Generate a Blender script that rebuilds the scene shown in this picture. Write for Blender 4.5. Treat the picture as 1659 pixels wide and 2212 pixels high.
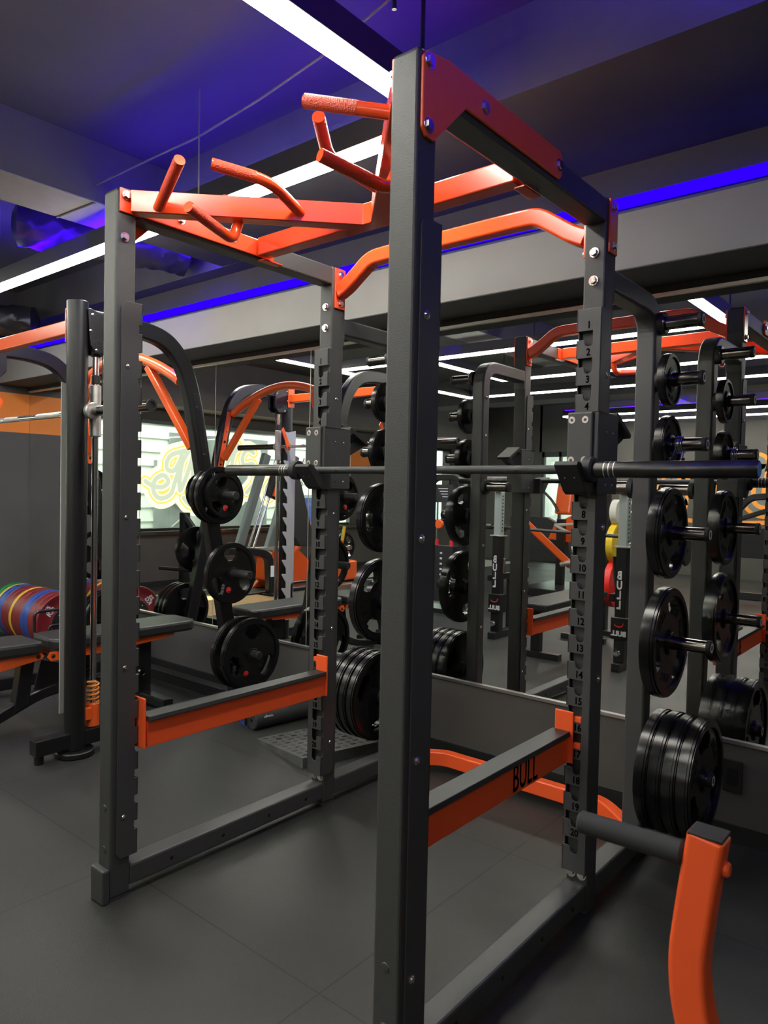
import bpy, bmesh, math, random
from mathutils import Vector, Matrix
random.seed(7)
PI = math.pi
for o in list(bpy.data.objects):
    bpy.data.objects.remove(o)
scene = bpy.context.scene
COL = scene.collection

# ------------------------------------------------------------------ camera
cam_d = bpy.data.cameras.new('camera')
cam = bpy.data.objects.new('camera', cam_d)
COL.objects.link(cam)
cam.location = (1.5648, -1.2112, 1.3442)
yaw, pitch, roll = 0.6937, -0.0303, 0.0209
fwd = Vector((-math.sin(yaw)*math.cos(pitch), math.cos(yaw)*math.cos(pitch), math.sin(pitch)))
rgt = Vector((math.cos(yaw), math.sin(yaw), 0))
upv = rgt.cross(fwd)
r2 = math.cos(roll)*rgt + math.sin(roll)*upv
u2 = -math.sin(roll)*rgt + math.cos(roll)*upv
cam.rotation_euler = Matrix((r2, u2, -fwd)).transposed().to_euler()
cam_d.sensor_fit = 'HORIZONTAL'
cam_d.sensor_width = 36.0
cam_d.lens = 36.0*1566.42/1659.0
cam_d.clip_start = 0.05
cam_d.dof.use_dof = True
cam_d.dof.focus_distance = 3.3
cam_d.dof.aperture_fstop = 34.0/3.6
scene.camera = cam

# ------------------------------------------------------------------ light and exposure
scene.view_settings.view_transform = 'Standard'
scene.view_settings.look = 'None'
scene.view_settings.exposure = 0.0
scene.view_settings.gamma = 1.0
TUBE_E, BLUE_E, SKY_E = 52.0, 42.0, 6.0
world = bpy.data.worlds.new('world')
scene.world = world
world.use_nodes = True
bg = world.node_tree.nodes['Background']
bg.inputs[0].default_value = (0.86, 0.95, 0.90, 1)
bg.inputs[1].default_value = SKY_E
sun_d = bpy.data.lights.new('sun', 'SUN')
sun = bpy.data.objects.new('sun', sun_d)
COL.objects.link(sun)
sun_d.energy = 25.0
sun_d.angle = 0.02
sun_d.color = (1.0, 0.95, 0.86)
sun.rotation_euler = Vector((-0.62, 0.12, 0.78)).to_track_quat('Z', 'Y').to_euler()

# ------------------------------------------------------------------ materials
def mat(name, col, rough=0.5, metal=0.0, spec=0.5, bump=0.0, bscale=200.0, coat=0.0, emit=None, estr=0.0, var=0.0, vscale=4.0):
    m = bpy.data.materials.new(name)
    m.use_nodes = True
    nt = m.node_tree
    b = nt.nodes['Principled BSDF']
    b.inputs['Base Color'].default_value = (*col, 1)
    b.inputs['Roughness'].default_value = rough
    b.inputs['Metallic'].default_value = metal
    b.inputs['Specular IOR Level'].default_value = spec
    b.inputs['Coat Weight'].default_value = coat
    b.inputs['Coat Roughness'].default_value = 0.12
    if emit:
        b.inputs['Emission Color'].default_value = (*emit, 1)
        b.inputs['Emission Strength'].default_value = estr
    tc = nt.nodes.new('ShaderNodeTexCoord')
    if bump > 0:
        n = nt.nodes.new('ShaderNodeTexNoise'); n.inputs['Scale'].default_value = bscale
        n.inputs['Detail'].default_value = 3.0
        bp = nt.nodes.new('ShaderNodeBump'); bp.inputs['Strength'].default_value = bump
        bp.inputs['Distance'].default_value = 0.002
        nt.links.new(tc.outputs['Object'], n.inputs['Vector'])
        nt.links.new(n.outputs['Fac'], bp.inputs['Height'])
        nt.links.new(bp.outputs['Normal'], b.inputs['Normal'])
    if var > 0:
        n = nt.nodes.new('ShaderNodeTexNoise'); n.inputs['Scale'].default_value = vscale
        n.inputs['Detail'].default_value = 5.0
        mx = nt.nodes.new('ShaderNodeMix'); mx.data_type = 'RGBA'
        nt.links.new(tc.outputs['Object'], n.inputs['Vector'])
        rp = nt.nodes.new('ShaderNodeMapRange')
        rp.inputs[1].default_value = 0.35; rp.inputs[2].default_value = 0.65
        nt.links.new(n.outputs['Fac'], rp.inputs[0])
        nt.links.new(rp.outputs[0], mx.inputs[0])
        mx.inputs[6].default_value = (*[c*(1-var) for c in col], 1)
        mx.inputs[7].default_value = (*[c*(1+var) for c in col], 1)
        nt.links.new(mx.outputs[2], b.inputs['Base Color'])
    return m

M = dict(
    frame=mat('charcoal_powder_coat', (0.054, 0.055, 0.053), 0.45, bump=0.5, bscale=420, spec=0.45),
    frame_s=mat('charcoal_satin', (0.060, 0.061, 0.060), 0.42, bump=0.12, bscale=300),
    black=mat('black_gloss_paint', (0.012, 0.012, 0.013), 0.28, spec=0.6),
    blackm=mat('black_matte', (0.014, 0.014, 0.015), 0.6),
    blackt=mat('black_textured_paint', (0.010, 0.010, 0.011), 0.32, bump=0.3, bscale=350, spec=0.42),
    rubber=mat('black_rubber', (0.008, 0.008, 0.0085), 0.24, spec=0.5, bump=0.05, bscale=60),
    foam=mat('black_foam', (0.026, 0.027, 0.028), 0.75, bump=0.1, bscale=300),
    strip=mat('black_liner_strip', (0.030, 0.031, 0.032), 0.45, var=0.15, vscale=6),
    red=mat('orange_red_gloss', (0.86, 0.080, 0.015), 0.22, coat=0.35, spec=0.5, bump=0.05, bscale=40),
    redm=mat('orange_red_satin', (1.0, 0.12, 0.024), 0.42, bump=0.05, bscale=200),
    knurl=mat('orange_red_knurled', (0.78, 0.06, 0.012), 0.42, bump=0.0),
    orange=mat('orange_gloss', (0.86, 0.12, 0.016), 0.28, coat=0.3),
    amber=mat('amber_spring_paint', (0.80, 0.27, 0.04), 0.35),
    chrome=mat('chrome', (0.88, 0.88, 0.88), 0.16, metal=1.0),
    steel=mat('brushed_steel', (0.62, 0.61, 0.58), 0.38, metal=0.85, var=0.1, vscale=20),
    silver=mat('silver_paint', (0.40, 0.40, 0.37), 0.45),
    darkchrome=mat('black_chrome', (0.24, 0.225, 0.205), 0.18, metal=1.0),
    sleeve=mat('black_oxide_steel', (0.075, 0.074, 0.072), 0.33, metal=0.9, var=0.25, vscale=14),
    shaft=mat('cerakote_shaft', (0.045, 0.047, 0.048), 0.42, metal=0.4, bump=0.5, bscale=900),
    bolt=mat('zinc_bolt', (0.75, 0.72, 0.66), 0.22, metal=1.0),
    washer=mat('pale_washer', (0.55, 0.50, 0.45), 0.35, metal=0.6),
    blue=mat('blue_plastic', (0.08, 0.32, 1.0), 0.4),
    bluestrap=mat('blue_strap', (0.02, 0.09, 0.60), 0.6),
    pad=mat('black_vinyl', (0.022, 0.022, 0.022), 0.42, bump=0.25, bscale=500),
    white=mat('white_print', (0.75, 0.75, 0.75), 0.5),
    redp=mat('red_print', (0.70, 0.02, 0.02), 0.5),
    ink=mat('black_ink', (0.002, 0.002, 0.002), 0.9, spec=0.05),
    hole=mat('dark_recess', (0.004, 0.004, 0.004), 0.8),
    wall=mat('dark_grey_wall', (0.082, 0.078, 0.070), 0.75, bump=0.08, bscale=120, var=0.06, vscale=3),
    wallo=mat('orange_wall_paint', (0.80, 0.24, 0.035), 0.7, bump=0.05, bscale=120),
    base=mat('black_baseboard', (0.010, 0.010, 0.010), 0.6),
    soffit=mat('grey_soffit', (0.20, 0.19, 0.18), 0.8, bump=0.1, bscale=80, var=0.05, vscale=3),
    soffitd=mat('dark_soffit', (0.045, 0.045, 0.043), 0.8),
    slab=mat('dark_painted_slab', (0.080, 0.079, 0.078), 0.75, bump=0.35, bscale=9, var=0.25, vscale=1.6),
    ceil=mat('grey_painted_ceiling', (0.068, 0.068, 0.072), 0.8, bump=0.2, bscale=6, var=0.10, vscale=1.2),
    beam_lit=mat('tube_lit_beam_tone', (0.22, 0.22, 0.225), 0.8, bump=0.25, bscale=8, var=0.12, vscale=3),
    alu=mat('aluminium_trim', (0.62, 0.60, 0.58), 0.28, metal=0.9),
    cream=mat('cream_trim', (0.85, 0.80, 0.72), 0.38, metal=0.6),
    housing=mat('black_lamp_housing', (0.022, 0.023, 0.023), 0.5),
    tube=mat('lamp_diffuser', (0.9, 0.9, 0.9), 0.5, emit=(1.0, 0.99, 0.88), estr=TUBE_E),
    tube_dim=mat('lamp_diffuser_dimmed', (0.9, 0.9, 0.9), 0.5, emit=(1.0, 0.99, 0.88), estr=TUBE_E*.28),
    led=mat('blue_wall_glow', (0.0, 0.0, 0.02), 0.5, spec=0.0, emit=(0.014, 0.0, 1.0), estr=2.2),
    led_added=mat('added_tray_blue_led', (0.0, 0.0, 0.02), 0.5, spec=0.0, emit=(0.045, 0.0, 1.0), estr=BLUE_E*5.5),
    ledh=mat('bright_blue_led', (0.0, 0.0, 0.02), 0.5, spec=0.0, emit=(0.045, 0.0, 1.0), estr=BLUE_E*1.25),
    duct=mat('black_duct_foil', (0.030, 0.030, 0.034), 0.34, bump=1.0, bscale=16, spec=0.7),
    ductg=mat('grey_duct', (0.16, 0.16, 0.17), 0.5),
    wire=mat('grey_wire', (0.14, 0.14, 0.14), 0.5),
    siding=mat('white_siding', (0.86, 0.88, 0.80), 0.7),
    concrete=mat('outdoor_concrete', (0.28, 0.29, 0.28), 0.8, var=0.2, vscale=2),
    pipe=mat('grey_pipe', (0.50, 0.50, 0.46), 0.5),
    wood=mat('tan_wood', (0.55, 0.33, 0.14), 0.35, var=0.15, vscale=6),
    bred=mat('dark_red_rubber', (0.20, 0.014, 0.018), 0.42),
    bblue=mat('blue_rubber', (0.022, 0.060, 0.30), 0.42),
    byel=mat('yellow_rubber', (0.72, 0.50, 0.02), 0.42),
    bgrn=mat('green_rubber', (0.012, 0.20, 0.045), 0.42),
    bbri=mat('bright_red_rubber', (0.75, 0.02, 0.015), 0.42),
    bwht=mat('white_rubber', (0.65, 0.64, 0.56), 0.42),
    galv=mat('galvanised_steel', (0.45, 0.52, 0.50), 0.40, metal=0.5),
    greeng=mat('grey_green_paint', (0.12, 0.14, 0.13), 0.4),
    sgn_cream=mat('cream_vinyl', (0.92, 0.88, 0.68), 0.6),
    sgn_or=mat('amber_vinyl', (0.95, 0.55, 0.14), 0.6),
    sgn_gr=mat('grey_vinyl', (0.50, 0.51, 0.45), 0.6),
    mur_or=mat('mural_orange', (0.85, 0.30, 0.04), 0.7), mur_gr=mat('mural_grey', (0.16, 0.17, 0.16), 0.7),
    ramp=mat('worn_grey_tread_plate', (0.075, 0.077, 0.075), 0.55, bump=0.3, bscale=60, var=0.3, vscale=9),
)
# knurl pattern on the grips
nt = M['knurl'].node_tree
tc = nt.nodes.new('ShaderNodeTexCoord')
vo = nt.nodes.new('ShaderNodeTexVoronoi'); vo.inputs['Scale'].default_value = 330
bp = nt.nodes.new('ShaderNodeBump'); bp.inputs['Strength'].default_value = 0.9; bp.inputs['Distance'].default_value = 0.002
nt.links.new(tc.outputs['Object'], vo.inputs['Vector']); nt.links.new(vo.outputs['Distance'], bp.inputs['Height'])
nt.links.new(bp.outputs['Normal'], nt.nodes['Principled BSDF'].inputs['Normal'])
# mirror and glass
mm = bpy.data.materials.new('mirror'); mm.use_nodes = True
b_ = mm.node_tree.nodes['Principled BSDF']
b_.inputs['Base Color'].default_value = (0.86, 0.87, 0.84, 1); b_.inputs['Metallic'].default_value = 1.0; b_.inputs['Roughness'].default_value = 0.0
M['mirror'] = mm
gm = bpy.data.materials.new('window_glass'); gm.use_nodes = True
nt = gm.node_tree; nt.nodes.clear()
out = nt.nodes.new('ShaderNodeOutputMaterial'); mx = nt.nodes.new('ShaderNodeMixShader')
tr = nt.nodes.new('ShaderNodeBsdfTransparent'); gl = nt.nodes.new('ShaderNodeBsdfGlossy')
gl.inputs['Roughness'].default_value = 0.02; tr.inputs[0].default_value = (0.90, 0.95, 0.92, 1); mx.inputs[0].default_value = 0.06
nt.links.new(tr.outputs[0], mx.inputs[1]); nt.links.new(gl.outputs[0], mx.inputs[2]); nt.links.new(mx.outputs[0], out.inputs[0])
M['glass'] = gm
# rubber tile floor : 1 m tiles with thin seams
fm = mat('rubber_tile_floor', (0.030, 0.032, 0.032), 0.40, spec=0.5)
nt = fm.node_tree; b_ = nt.nodes['Principled BSDF']
geo = nt.nodes.new('ShaderNodeNewGeometry'); sep = nt.nodes.new('ShaderNodeSeparateXYZ')
nt.links.new(geo.outputs['Position'], sep.inputs[0])
def mth(op, a, b=None):
    n = nt.nodes.new('ShaderNodeMath'); n.operation = op
    for i, v in enumerate((a, b)):
        if v is None: continue
        if isinstance(v, (int, float)): n.inputs[i].default_value = v
        else: nt.links.new(v, n.inputs[i])
    return n.outputs[0]
def seam(sock, off, step, half):
    f = mth('FRACT', mth('DIVIDE', mth('SUBTRACT', sock, off), step))
    d = mth('MULTIPLY', mth('MINIMUM', f, mth('SUBTRACT', 1.0, f)), step)
    return mth('LESS_THAN', d, half)
s = mth('MAXIMUM', seam(sep.outputs[0], 0.243, 1.0, 0.0028), seam(sep.outputs[1], 0.150, 1.003, 0.0028))
ns = nt.nodes.new('ShaderNodeTexNoise'); ns.inputs['Scale'].default_value = 1.7; ns.inputs['Detail'].default_value = 6
nt.links.new(geo.outputs['Position'], ns.inputs['Vector'])
ramp = nt.nodes.new('ShaderNodeMapRange'); ramp.inputs[1].default_value = 0.3; ramp.inputs[2].default_value = 0.7
ramp.inputs[3].default_value = 0.80; ramp.inputs[4].default_value = 1.2
nt.links.new(ns.outputs['Fac'], ramp.inputs[0])
c1 = nt.nodes.new('ShaderNodeMix'); c1.data_type = 'RGBA'; c1.blend_type = 'MULTIPLY'; c1.inputs[0].default_value = 1.0
c1.inputs[6].default_value = (0.028, 0.0285, 0.0265, 1); nt.links.new(ramp.outputs[0], c1.inputs[7])
c2 = nt.nodes.new('ShaderNodeMix'); c2.data_type = 'RGBA'; c2.inputs[7].default_value = (0.006, 0.006, 0.006, 1)
nt.links.new(s, c2.inputs[0]); nt.links.new(c1.outputs[2], c2.inputs[6]); nt.links.new(c2.outputs[2], b_.inputs['Base Color'])
n2 = nt.nodes.new('ShaderNodeTexNoise'); n2.inputs['Scale'].default_value = 260; n2.inputs['Detail'].default_value = 4
nt.links.new(geo.outputs['Position'], n2.inputs['Vector'])
hh = mth('SUBTRACT', n2.outputs['Fac'], mth('MULTIPLY', s, 2.0))
bpn = nt.nodes.new('ShaderNodeBump'); bpn.inputs['Strength'].default_value = 0.35; bpn.inputs['Distance'].default_value = 0.002
nt.links.new(hh, bpn.inputs['Height']); nt.links.new(bpn.outputs['Normal'], b_.inputs['Normal'])
rr = mth('ADD', mth('MULTIPLY', ns.outputs['Fac'], 0.25), 0.33); nt.links.new(rr, b_.inputs['Roughness'])
M['floor'] = fm
TRN = .36
for k in ('sgn_cream', 'sgn_or', 'sgn_gr'):      # thin vinyl lets daylight through, printed films tint it
    nt = M[k].node_tree; b_ = nt.nodes['Principled BSDF']; o_ = nt.nodes['Material Output']
    tl = nt.nodes.new('ShaderNodeBsdfTranslucent'); mxs = nt.nodes.new('ShaderNodeMixShader'); mxs.inputs[0].default_value = .85
    tl.inputs[0].default_value = [c*TRN for c in b_.inputs['Base Color'].default_value[:3]]+[1]
    nt.links.new(b_.outputs[0], mxs.inputs[1]); nt.links.new(tl.outputs[0], mxs.inputs[2]); nt.links.new(mxs.outputs[0], o_.inputs[0])

# ------------------------------------------------------------------ mesh helpers
class MB:
    def __init__(s): s.v = []; s.f = []; s.sm = []
    def add(s, vs, fs, smooth=False):
        n = len(s.v); s.v += [tuple(v) for v in vs]
        s.f += [tuple(i+n for i in f) for f in fs]; s.sm += [smooth]*len(fs); return s
    def box(s, a, b):
        x0, y0, z0 = [min(a[i], b[i]) for i in range(3)]; x1, y1, z1 = [max(a[i], b[i]) for i in range(3)]
        return s.add([(x0,y0,z0),(x1,y0,z0),(x1,y1,z0),(x0,y1,z0),(x0,y0,z1),(x1,y0,z1),(x1,y1,z1),(x0,y1,z1)],
              [(3,2,1,0),(4,5,6,7),(0,1,5,4),(1,2,6,5),(2,3,7,6),(3,0,4,7)])
    def obox(s, c, ax, ay, az, h):           # oriented box: centre, axes, half sizes
        c = Vector(c); A = [Vector(v).normalized()*k for v, k in zip((ax, ay, az), h)]
        vs = [c + A[0]*i + A[1]*j + A[2]*k for k in (-1, 1) for i, j in ((-1,-1),(1,-1),(1,1),(-1,1))]
        return s.add(vs, [(3,2,1,0),(4,5,6,7),(0,1,5,4),(1,2,6,5),(2,3,7,6),(3,0,4,7)])
    def prism(s, pts, axis, a, b):           # 2-D polygon (possibly concave) pushed along an axis
        def P(p, k):
            return {'x': (k, p[0], p[1]), 'y': (p[0], k, p[1]), 'z': (p[0], p[1], k)}[axis]
        n = len(pts)
        return s.add([P(p, a) for p in pts]+[P(p, b) for p in pts],
              [tuple(range(n))[::-1], tuple(range(n, 2*n))]+[(i, (i+1) % n, n+(i+1) % n, n+i) for i in range(n)])
    def sweep(s, pts, sec, up=(0, 0, 1), cap=True, smooth=True):
        pts = [Vector(p) for p in pts]; n = len(pts); m = len(sec); vs = []; N = None
        for i, p in enumerate(pts):
            t = (pts[min(i+1, n-1)] - pts[max(i-1, 0)]).normalized()
            if N is None:
                u = Vector(up)
                if abs(u.dot(t)) > 0.98: u = Vector((1, 0, 0))
                N = (u - t*u.dot(t)).normalized()
            else: N = (N - t*N.dot(t)).normalized()
            B = t.cross(N)
            k = 1.0
            if 0 < i < n-1:
                c = (pts[i]-pts[i-1]).normalized().dot((pts[i+1]-pts[i]).normalized())
                k = 1/max(0.5, math.sqrt(max(0.01, (1+c)/2)))
            for a, b in sec: vs.append(p + B*a*(k if abs(k-1) < .5 else 1) + N*b)
        fs = [(i*m+j, i*m+(j+1) % m, (i+1)*m+(j+1) % m, (i+1)*m+j) for i in range(n-1) for j in range(m)]
        s.add(vs, fs, smooth)
        if cap: s.add(vs[:m], [tuple(range(m))[::-1]]); s.add(vs[-m:], [tuple(range(m))])
        return s
    def tube(s, pts, r, n=20, cap=True): return s.sweep(pts, [(r*math.cos(2*PI*i/n), r*math.sin(2*PI*i/n)) for i in range(n)], cap=cap)
    def rtube(s, pts, w, h, up=(0, 0, 1)):   # rectangular tube: w across, h along up; soft corners
        c = min(w, h)*0.10; a, b = w/2, h/2
        return s.sweep(pts, [(a-c, -b), (a, -b+c), (a, b-c), (a-c, b), (-a+c, b), (-a, b-c), (-a, -b+c), (-a+c, -b)], up=up, smooth=False)
    def lathe(s, c, ax, prof, n=40, smooth=True):   # profile of (distance along axis, radius)
        c = Vector(c); t = Vector(ax).normalized(); u = Vector((0, 0, 1)) if abs(t.z) < .9 else Vector((1, 0, 0))
        N = (u-t*u.dot(t)).normalized(); B = t.cross(N)
        vs = [c+t*d+(N*math.cos(2*PI*i/n)+B*math.sin(2*PI*i/n))*r for d, r in prof for i in range(n)]
        fs = [(k*n+i, k*n+(i+1) % n, (k+1)*n+(i+1) % n, (k+1)*n+i) for k in range(len(prof)-1) for i in range(n)]
        return s.add(vs, fs, smooth)
    def cyl(s, a, b, r, n=24, ch=0.0):
        a = Vector(a); L = (Vector(b)-a).length
        if ch: prof = [(0, 0), (0, r-ch), (ch, r), (L-ch, r), (L, r-ch), (L, 0)]
        else: prof = [(0, 0), (0, r), (0, r), (L, r), (L, r), (L, 0)]
        return s.lathe(a, Vector(b)-a, prof, n, True)

def arc(pts, r, n=6):                        # rounds the corners of a path
    pts = [Vector(p) for p in pts]; out = [pts[0]]
    for i in range(1, len(pts)-1):
        a, b, c = pts[i-1], pts[i], pts[i+1]
        d = min(r, (a-b).length*.49, (c-b).length*.49)
        p, q = b+(a-b).normalized()*d, b+(c-b).normalized()*d
        for k in range(n+1):
            t = k/n; out.append(p*(1-t)**2 + b*2*t*(1-t) + q*t*t)
    return out+[pts[-1]]

ROOTLOC = {}
XF = None                                    # optional placement map used for the far equipment
def far(k): return lambda v: (1.565+(v[0]-1.565)*k, 4.865+(v[1]-4.865)*k, max(0.0, 1.344+(v[2]-1.344)*k))
def root_of(o):
    while o.parent: o = o.parent
    return o
def obj(name, mb, m, parent=None, bevel=0.0, auto=True):
    if XF: mb.v = [XF(v) for v in mb.v]
    me = bpy.data.meshes.new(name)
    off = Vector((0, 0, 0))
    if parent is not None:
        off = ROOTLOC.get(root_of(parent).name, Vector((0, 0, 0)))
    else:
        xs = [v[0] for v in mb.v]; ys = [v[1] for v in mb.v]; zs = [v[2] for v in mb.v]
        off = Vector(((min(xs)+max(xs))/2, (min(ys)+max(ys))/2, min(zs)))
    me.from_pydata([(v[0]-off.x, v[1]-off.y, v[2]-off.z) for v in mb.v], [], mb.f)
    bm = bmesh.new(); bm.from_mesh(me)
    bmesh.ops.remove_doubles(bm, verts=bm.verts, dist=1e-5) if len(bm.verts) < 60000 else None
    bmesh.ops.recalc_face_normals(bm, faces=bm.faces)
    anyS = any(mb.sm)
    if anyS:
        for f in bm.faces: f.smooth = True
        for e in bm.edges:
            if len(e.link_faces) == 2 and e.calc_face_angle(0) > 0.6: e.smooth = False
    bm.to_mesh(me); bm.free()
    me.materials.append(M[m] if isinstance(m, str) else m)
    o = bpy.data.objects.new(name, me); COL.objects.link(o)
    if parent is not None: o.parent = parent
    else:
        o.location = off; ROOTLOC[o.name] = off
    if bevel > 0:
        bv = o.modifiers.new('bevel', 'BEVEL'); bv.width = bevel; bv.segments = 2; bv.limit_method = 'ANGLE'; bv.angle_limit = 0.7
    return o
def tag(o, label, cat, group=None):
    o['label'] = label; o['category'] = cat
    if group: o['group'] = group
    return o
def thing(name, label, cat, loc=(0, 0, 0), group=None, local=False):
    if XF: loc = XF(loc)
    o = bpy.data.objects.new(name, None); COL.objects.link(o); o.location = loc; o.empty_display_size = 0.05
    tag(o, label, cat, group)
    ROOTLOC[o.name] = Vector((0, 0, 0)) if local else Vector(loc)
    return o
def struct(name, mb, m, bevel=0.0):
    o = obj(name, mb, m, None, bevel); o['kind'] = 'structure'; return o
def copy_tree(o, parent=None):
    c = o.copy(); COL.objects.link(c)
    if parent is not None: c.parent = parent
    for ch in list(o.children): copy_tree(ch, c)
    return c
def text(name, body, size, org, rx, ux, m, parent, depth=0.0006, xs=1.0, bold=0.0, align='CENTER', line=1.0):
    cu = bpy.data.curves.new(name, 'FONT'); cu.body = body; cu.size = size; cu.extrude = depth; cu.offset = bold; cu.space_line = line
    cu.align_x = align; cu.align_y = 'CENTER'; cu.resolution_u = 3
    t = bpy.data.objects.new('tmp_text', cu)
    me = bpy.data.meshes.new_from_object(t)
    bpy.data.objects.remove(t); bpy.data.curves.remove(cu)
    rx = Vector(rx).normalized(); ux = Vector(ux).normalized(); nx = rx.cross(ux)
    off = ROOTLOC.get(root_of(parent).name, Vector((0, 0, 0))) if parent else Vector((0, 0, 0))
    org = Vector(org)-off
    for v in me.vertices:
        c = v.co.copy(); v.co = org + rx*c.x*xs + ux*c.y + nx*c.z
    me.materials.clear(); me.materials.append(M[m])
    o = bpy.data.objects.new(name, me); COL.objects.link(o)
    if parent: o.parent = parent
    me.name = name
    return o
def bolt(name, parent, p, d, r=0.011, h=0.009, m='bolt'):
    d = Vector(d).normalized(); p = Vector(p); mb = MB()
    mb.lathe(p, d, [(0, r*1.35), (h*.25, r*1.35), (h*.25, r*0.98)], 20)
    mb.lathe(p, d, [(h*.25, r), (h, r*.95), (h, 0.0)], 6, False)
    return obj(name, mb, m, parent)
def dome(name, parent, p, d, r=0.007, m='bolt'):
    return obj(name, MB().lathe(p, d, [(0, r*1.3), (r*.2, r*1.3), (r*.25, r), (r*.7, r*.75), (r*.85, r*.35), (r*.6, r*.3), (r*.6, 0)], 16), m, parent)

# ------------------------------------------------------------------ the setting
YM = 1.827                     # plane of the mirrors
XL, XR, YB, ZC = -5.21, 3.6, -8.0, 3.05
XW = -6.9                                  # the window wall stands back from the short pier
struct('floor', MB().box((XW-.2, YB-.2, -.12), (XR+.2, YM+.25, 0)), 'floor')
struct('ceiling', MB().box((XW-.2, YB-.2, ZC), (XR+.2, YM+.25, ZC+.15)), 'ceil')
ZS = 2.75
struct('ceiling_slab', MB().box((-1.905, 1.07, ZS), (XR, YM+.02, ZC)), 'slab')
struct('ceiling_slab', MB().box((XL, 1.715, ZS), (-1.905, YM+.02, ZC)), 'slab')
struct('ceiling_beam', MB().box((-2.26, YB, ZS+.003), (-1.907, 1.713, ZC)), 'ceil', .004)
struct('ceiling_beam_lit_face', MB().box((-2.26, YB, ZS-.002), (-1.907, 1.065, ZS+.0025)), 'beam_lit')  # paler sheet: tube light on the beam's underside put into the colour
struct('ceiling_beam', MB().box((1.50, YB, 2.70), (XR, 1.068, ZC)), 'slab', .004)
struct('ceiling_beam', MB().box((XW+.46, -4.9, 2.66), (XR, -4.4, ZC)), 'slab', .004)
struct('ceiling_beam', MB().box((XW, YB, 2.36), (XW+.45, 1.20, ZC)), 'soffit', .004)
struct('wall_back', MB().box((XL-.2, YM+.012, 0), (XR+.2, YM+.25, 2.76)), 'wall')
wl = MB().box((XL, YM-.002, .0), (XR, YM+.013, .385))
struct('wall_back_lower', wl, 'wall')
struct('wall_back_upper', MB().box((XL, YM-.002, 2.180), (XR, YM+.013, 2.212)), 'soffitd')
sf = MB().box((XL, 1.534, 2.212), (XR, YM+.012, 2.428))
struct('ceiling_soffit', sf, 'soffit', .002)
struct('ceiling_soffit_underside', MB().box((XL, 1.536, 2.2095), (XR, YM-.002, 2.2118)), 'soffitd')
struct('baseboard_back', MB().box((XL, YM-.016, 0), (XR, YM-.0025, .068)), 'base')
struct('trim_1', MB().box((XL, YM-.012, .385), (XR, YM+.012, .400)), 'alu', .001)
struct('trim_2', MB().box((XL, YM-.010, 2.164), (XR, YM+.012, 2.179)), 'cream', .001)
struct('trim_3', MB().box((XL, YM+.006, .400), (XR, YM+.0115, 2.164)), 'cream')
xs = [XL+.001, -4.28, -3.369, -2.458, -1.550, -.640, .270, 1.180, 2.090, 3.0]
mir = []
for i in range(len(xs)-1):
    o = obj('mirror_panel', MB().box((xs[i]+.003, YM, .400), (xs[i+1]-.003, YM+.005, 2.164)), 'mirror')
    tag(o, 'tall frameless wall mirror panel standing on the thin metal trim', 'mirror', 'mirror panels along the wall')
    mir.append(o)
# left wall with its long window
WY0, WY1, WZ0, WZ1 = -7.4, .75, .735, 2.20
lw = MB()
lw.box((XW-.2, YB, 0), (XW, 1.2, WZ0)); lw.box((XW-.2, YB, WZ1), (XW, 1.2, ZC))
lw.box((XW-.2, WY1, WZ0), (XW, 1.2, WZ1)); lw.box((XW-.2, YB, WZ0), (XW, WY0, WZ1))
struct('wall_left', lw, 'wall')
struct('wall_left_pier', MB().box((XW-.2, 1.20, 0), (XL, YM+.2, ZC)), 'wall')
struct('wall_left_band', MB().box((XL, 1.202, 1.795), (XL+.003, YM-.001, 2.146)), 'wallo')
struct('baseboard_left', MB().box((XW, YB, 0), (XW+.012, 1.18, .068)), 'base')
struct('window_1', MB().box((XW-.11, WY0+.05, WZ0+.04), (XW-.10, WY1-.05, WZ1-.05)), 'glass')
wf = MB()
wf.box((XW-.16, WY0, WZ0), (XW+.02, WY1, WZ0+.04)); wf.box((XW-.16, WY0, WZ1-.05), (XW+.02, WY1, WZ1))
for y in (WY0, WY1-.05): wf.box((XW-.16, y, WZ0), (XW+.02, y+.05, WZ1))
struct('wall_left_column', MB().box((XW-.05, -5.6, WZ0), (XW+.03, -4.35, WZ1)), 'wall')
struct('wall_left_band', MB().box((XW+.0305, -5.6, 1.72), (XW+.033, -4.35, 2.12)), 'wallo')
struct('window_1_frame', wf, 'black', .002)
struct('trim_4', MB().box((XW-.02, WY0, WZ0-.045), (XW+.09, WY1, WZ0+.002)), 'darkchrome', .003)
struct('wall_right', MB().box((XR, YB, 0), (XR+.2, YM+.2, ZC)), 'wall')
bw = MB()
bw.box((-4.36, YB-.2, 0), (XR, YB, ZC)); bw.box((XL, YB-.2, 2.15), (-4.36, YB, ZC)); bw.box((XW, YB-.2, 0), (XL+.05, YB, ZC))
struct('wall_front', bw, 'wall')
struct('wall_front_band', MB().box((-4.34, YB, 1.75), (-4.05, YB+.004, 2.12)), 'wallo')
df = MB()
for x in (XL+.05, -4.80, -4.42): df.box((x, YB-.08, 0), (x+.05, YB-.02, 2.15))
df.box((XL+.05, YB-.08, 2.05), (-4.37, YB-.02, 2.15)); df.box((XL+.05, YB-.08, 0), (-4.37, YB-.02, .12))
struct('door_1', df, 'black')
struct('door_1_glass', MB().box((XL+.1, YB-.055, .12), (-4.42, YB-.045, 2.05)), 'glass')
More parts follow.
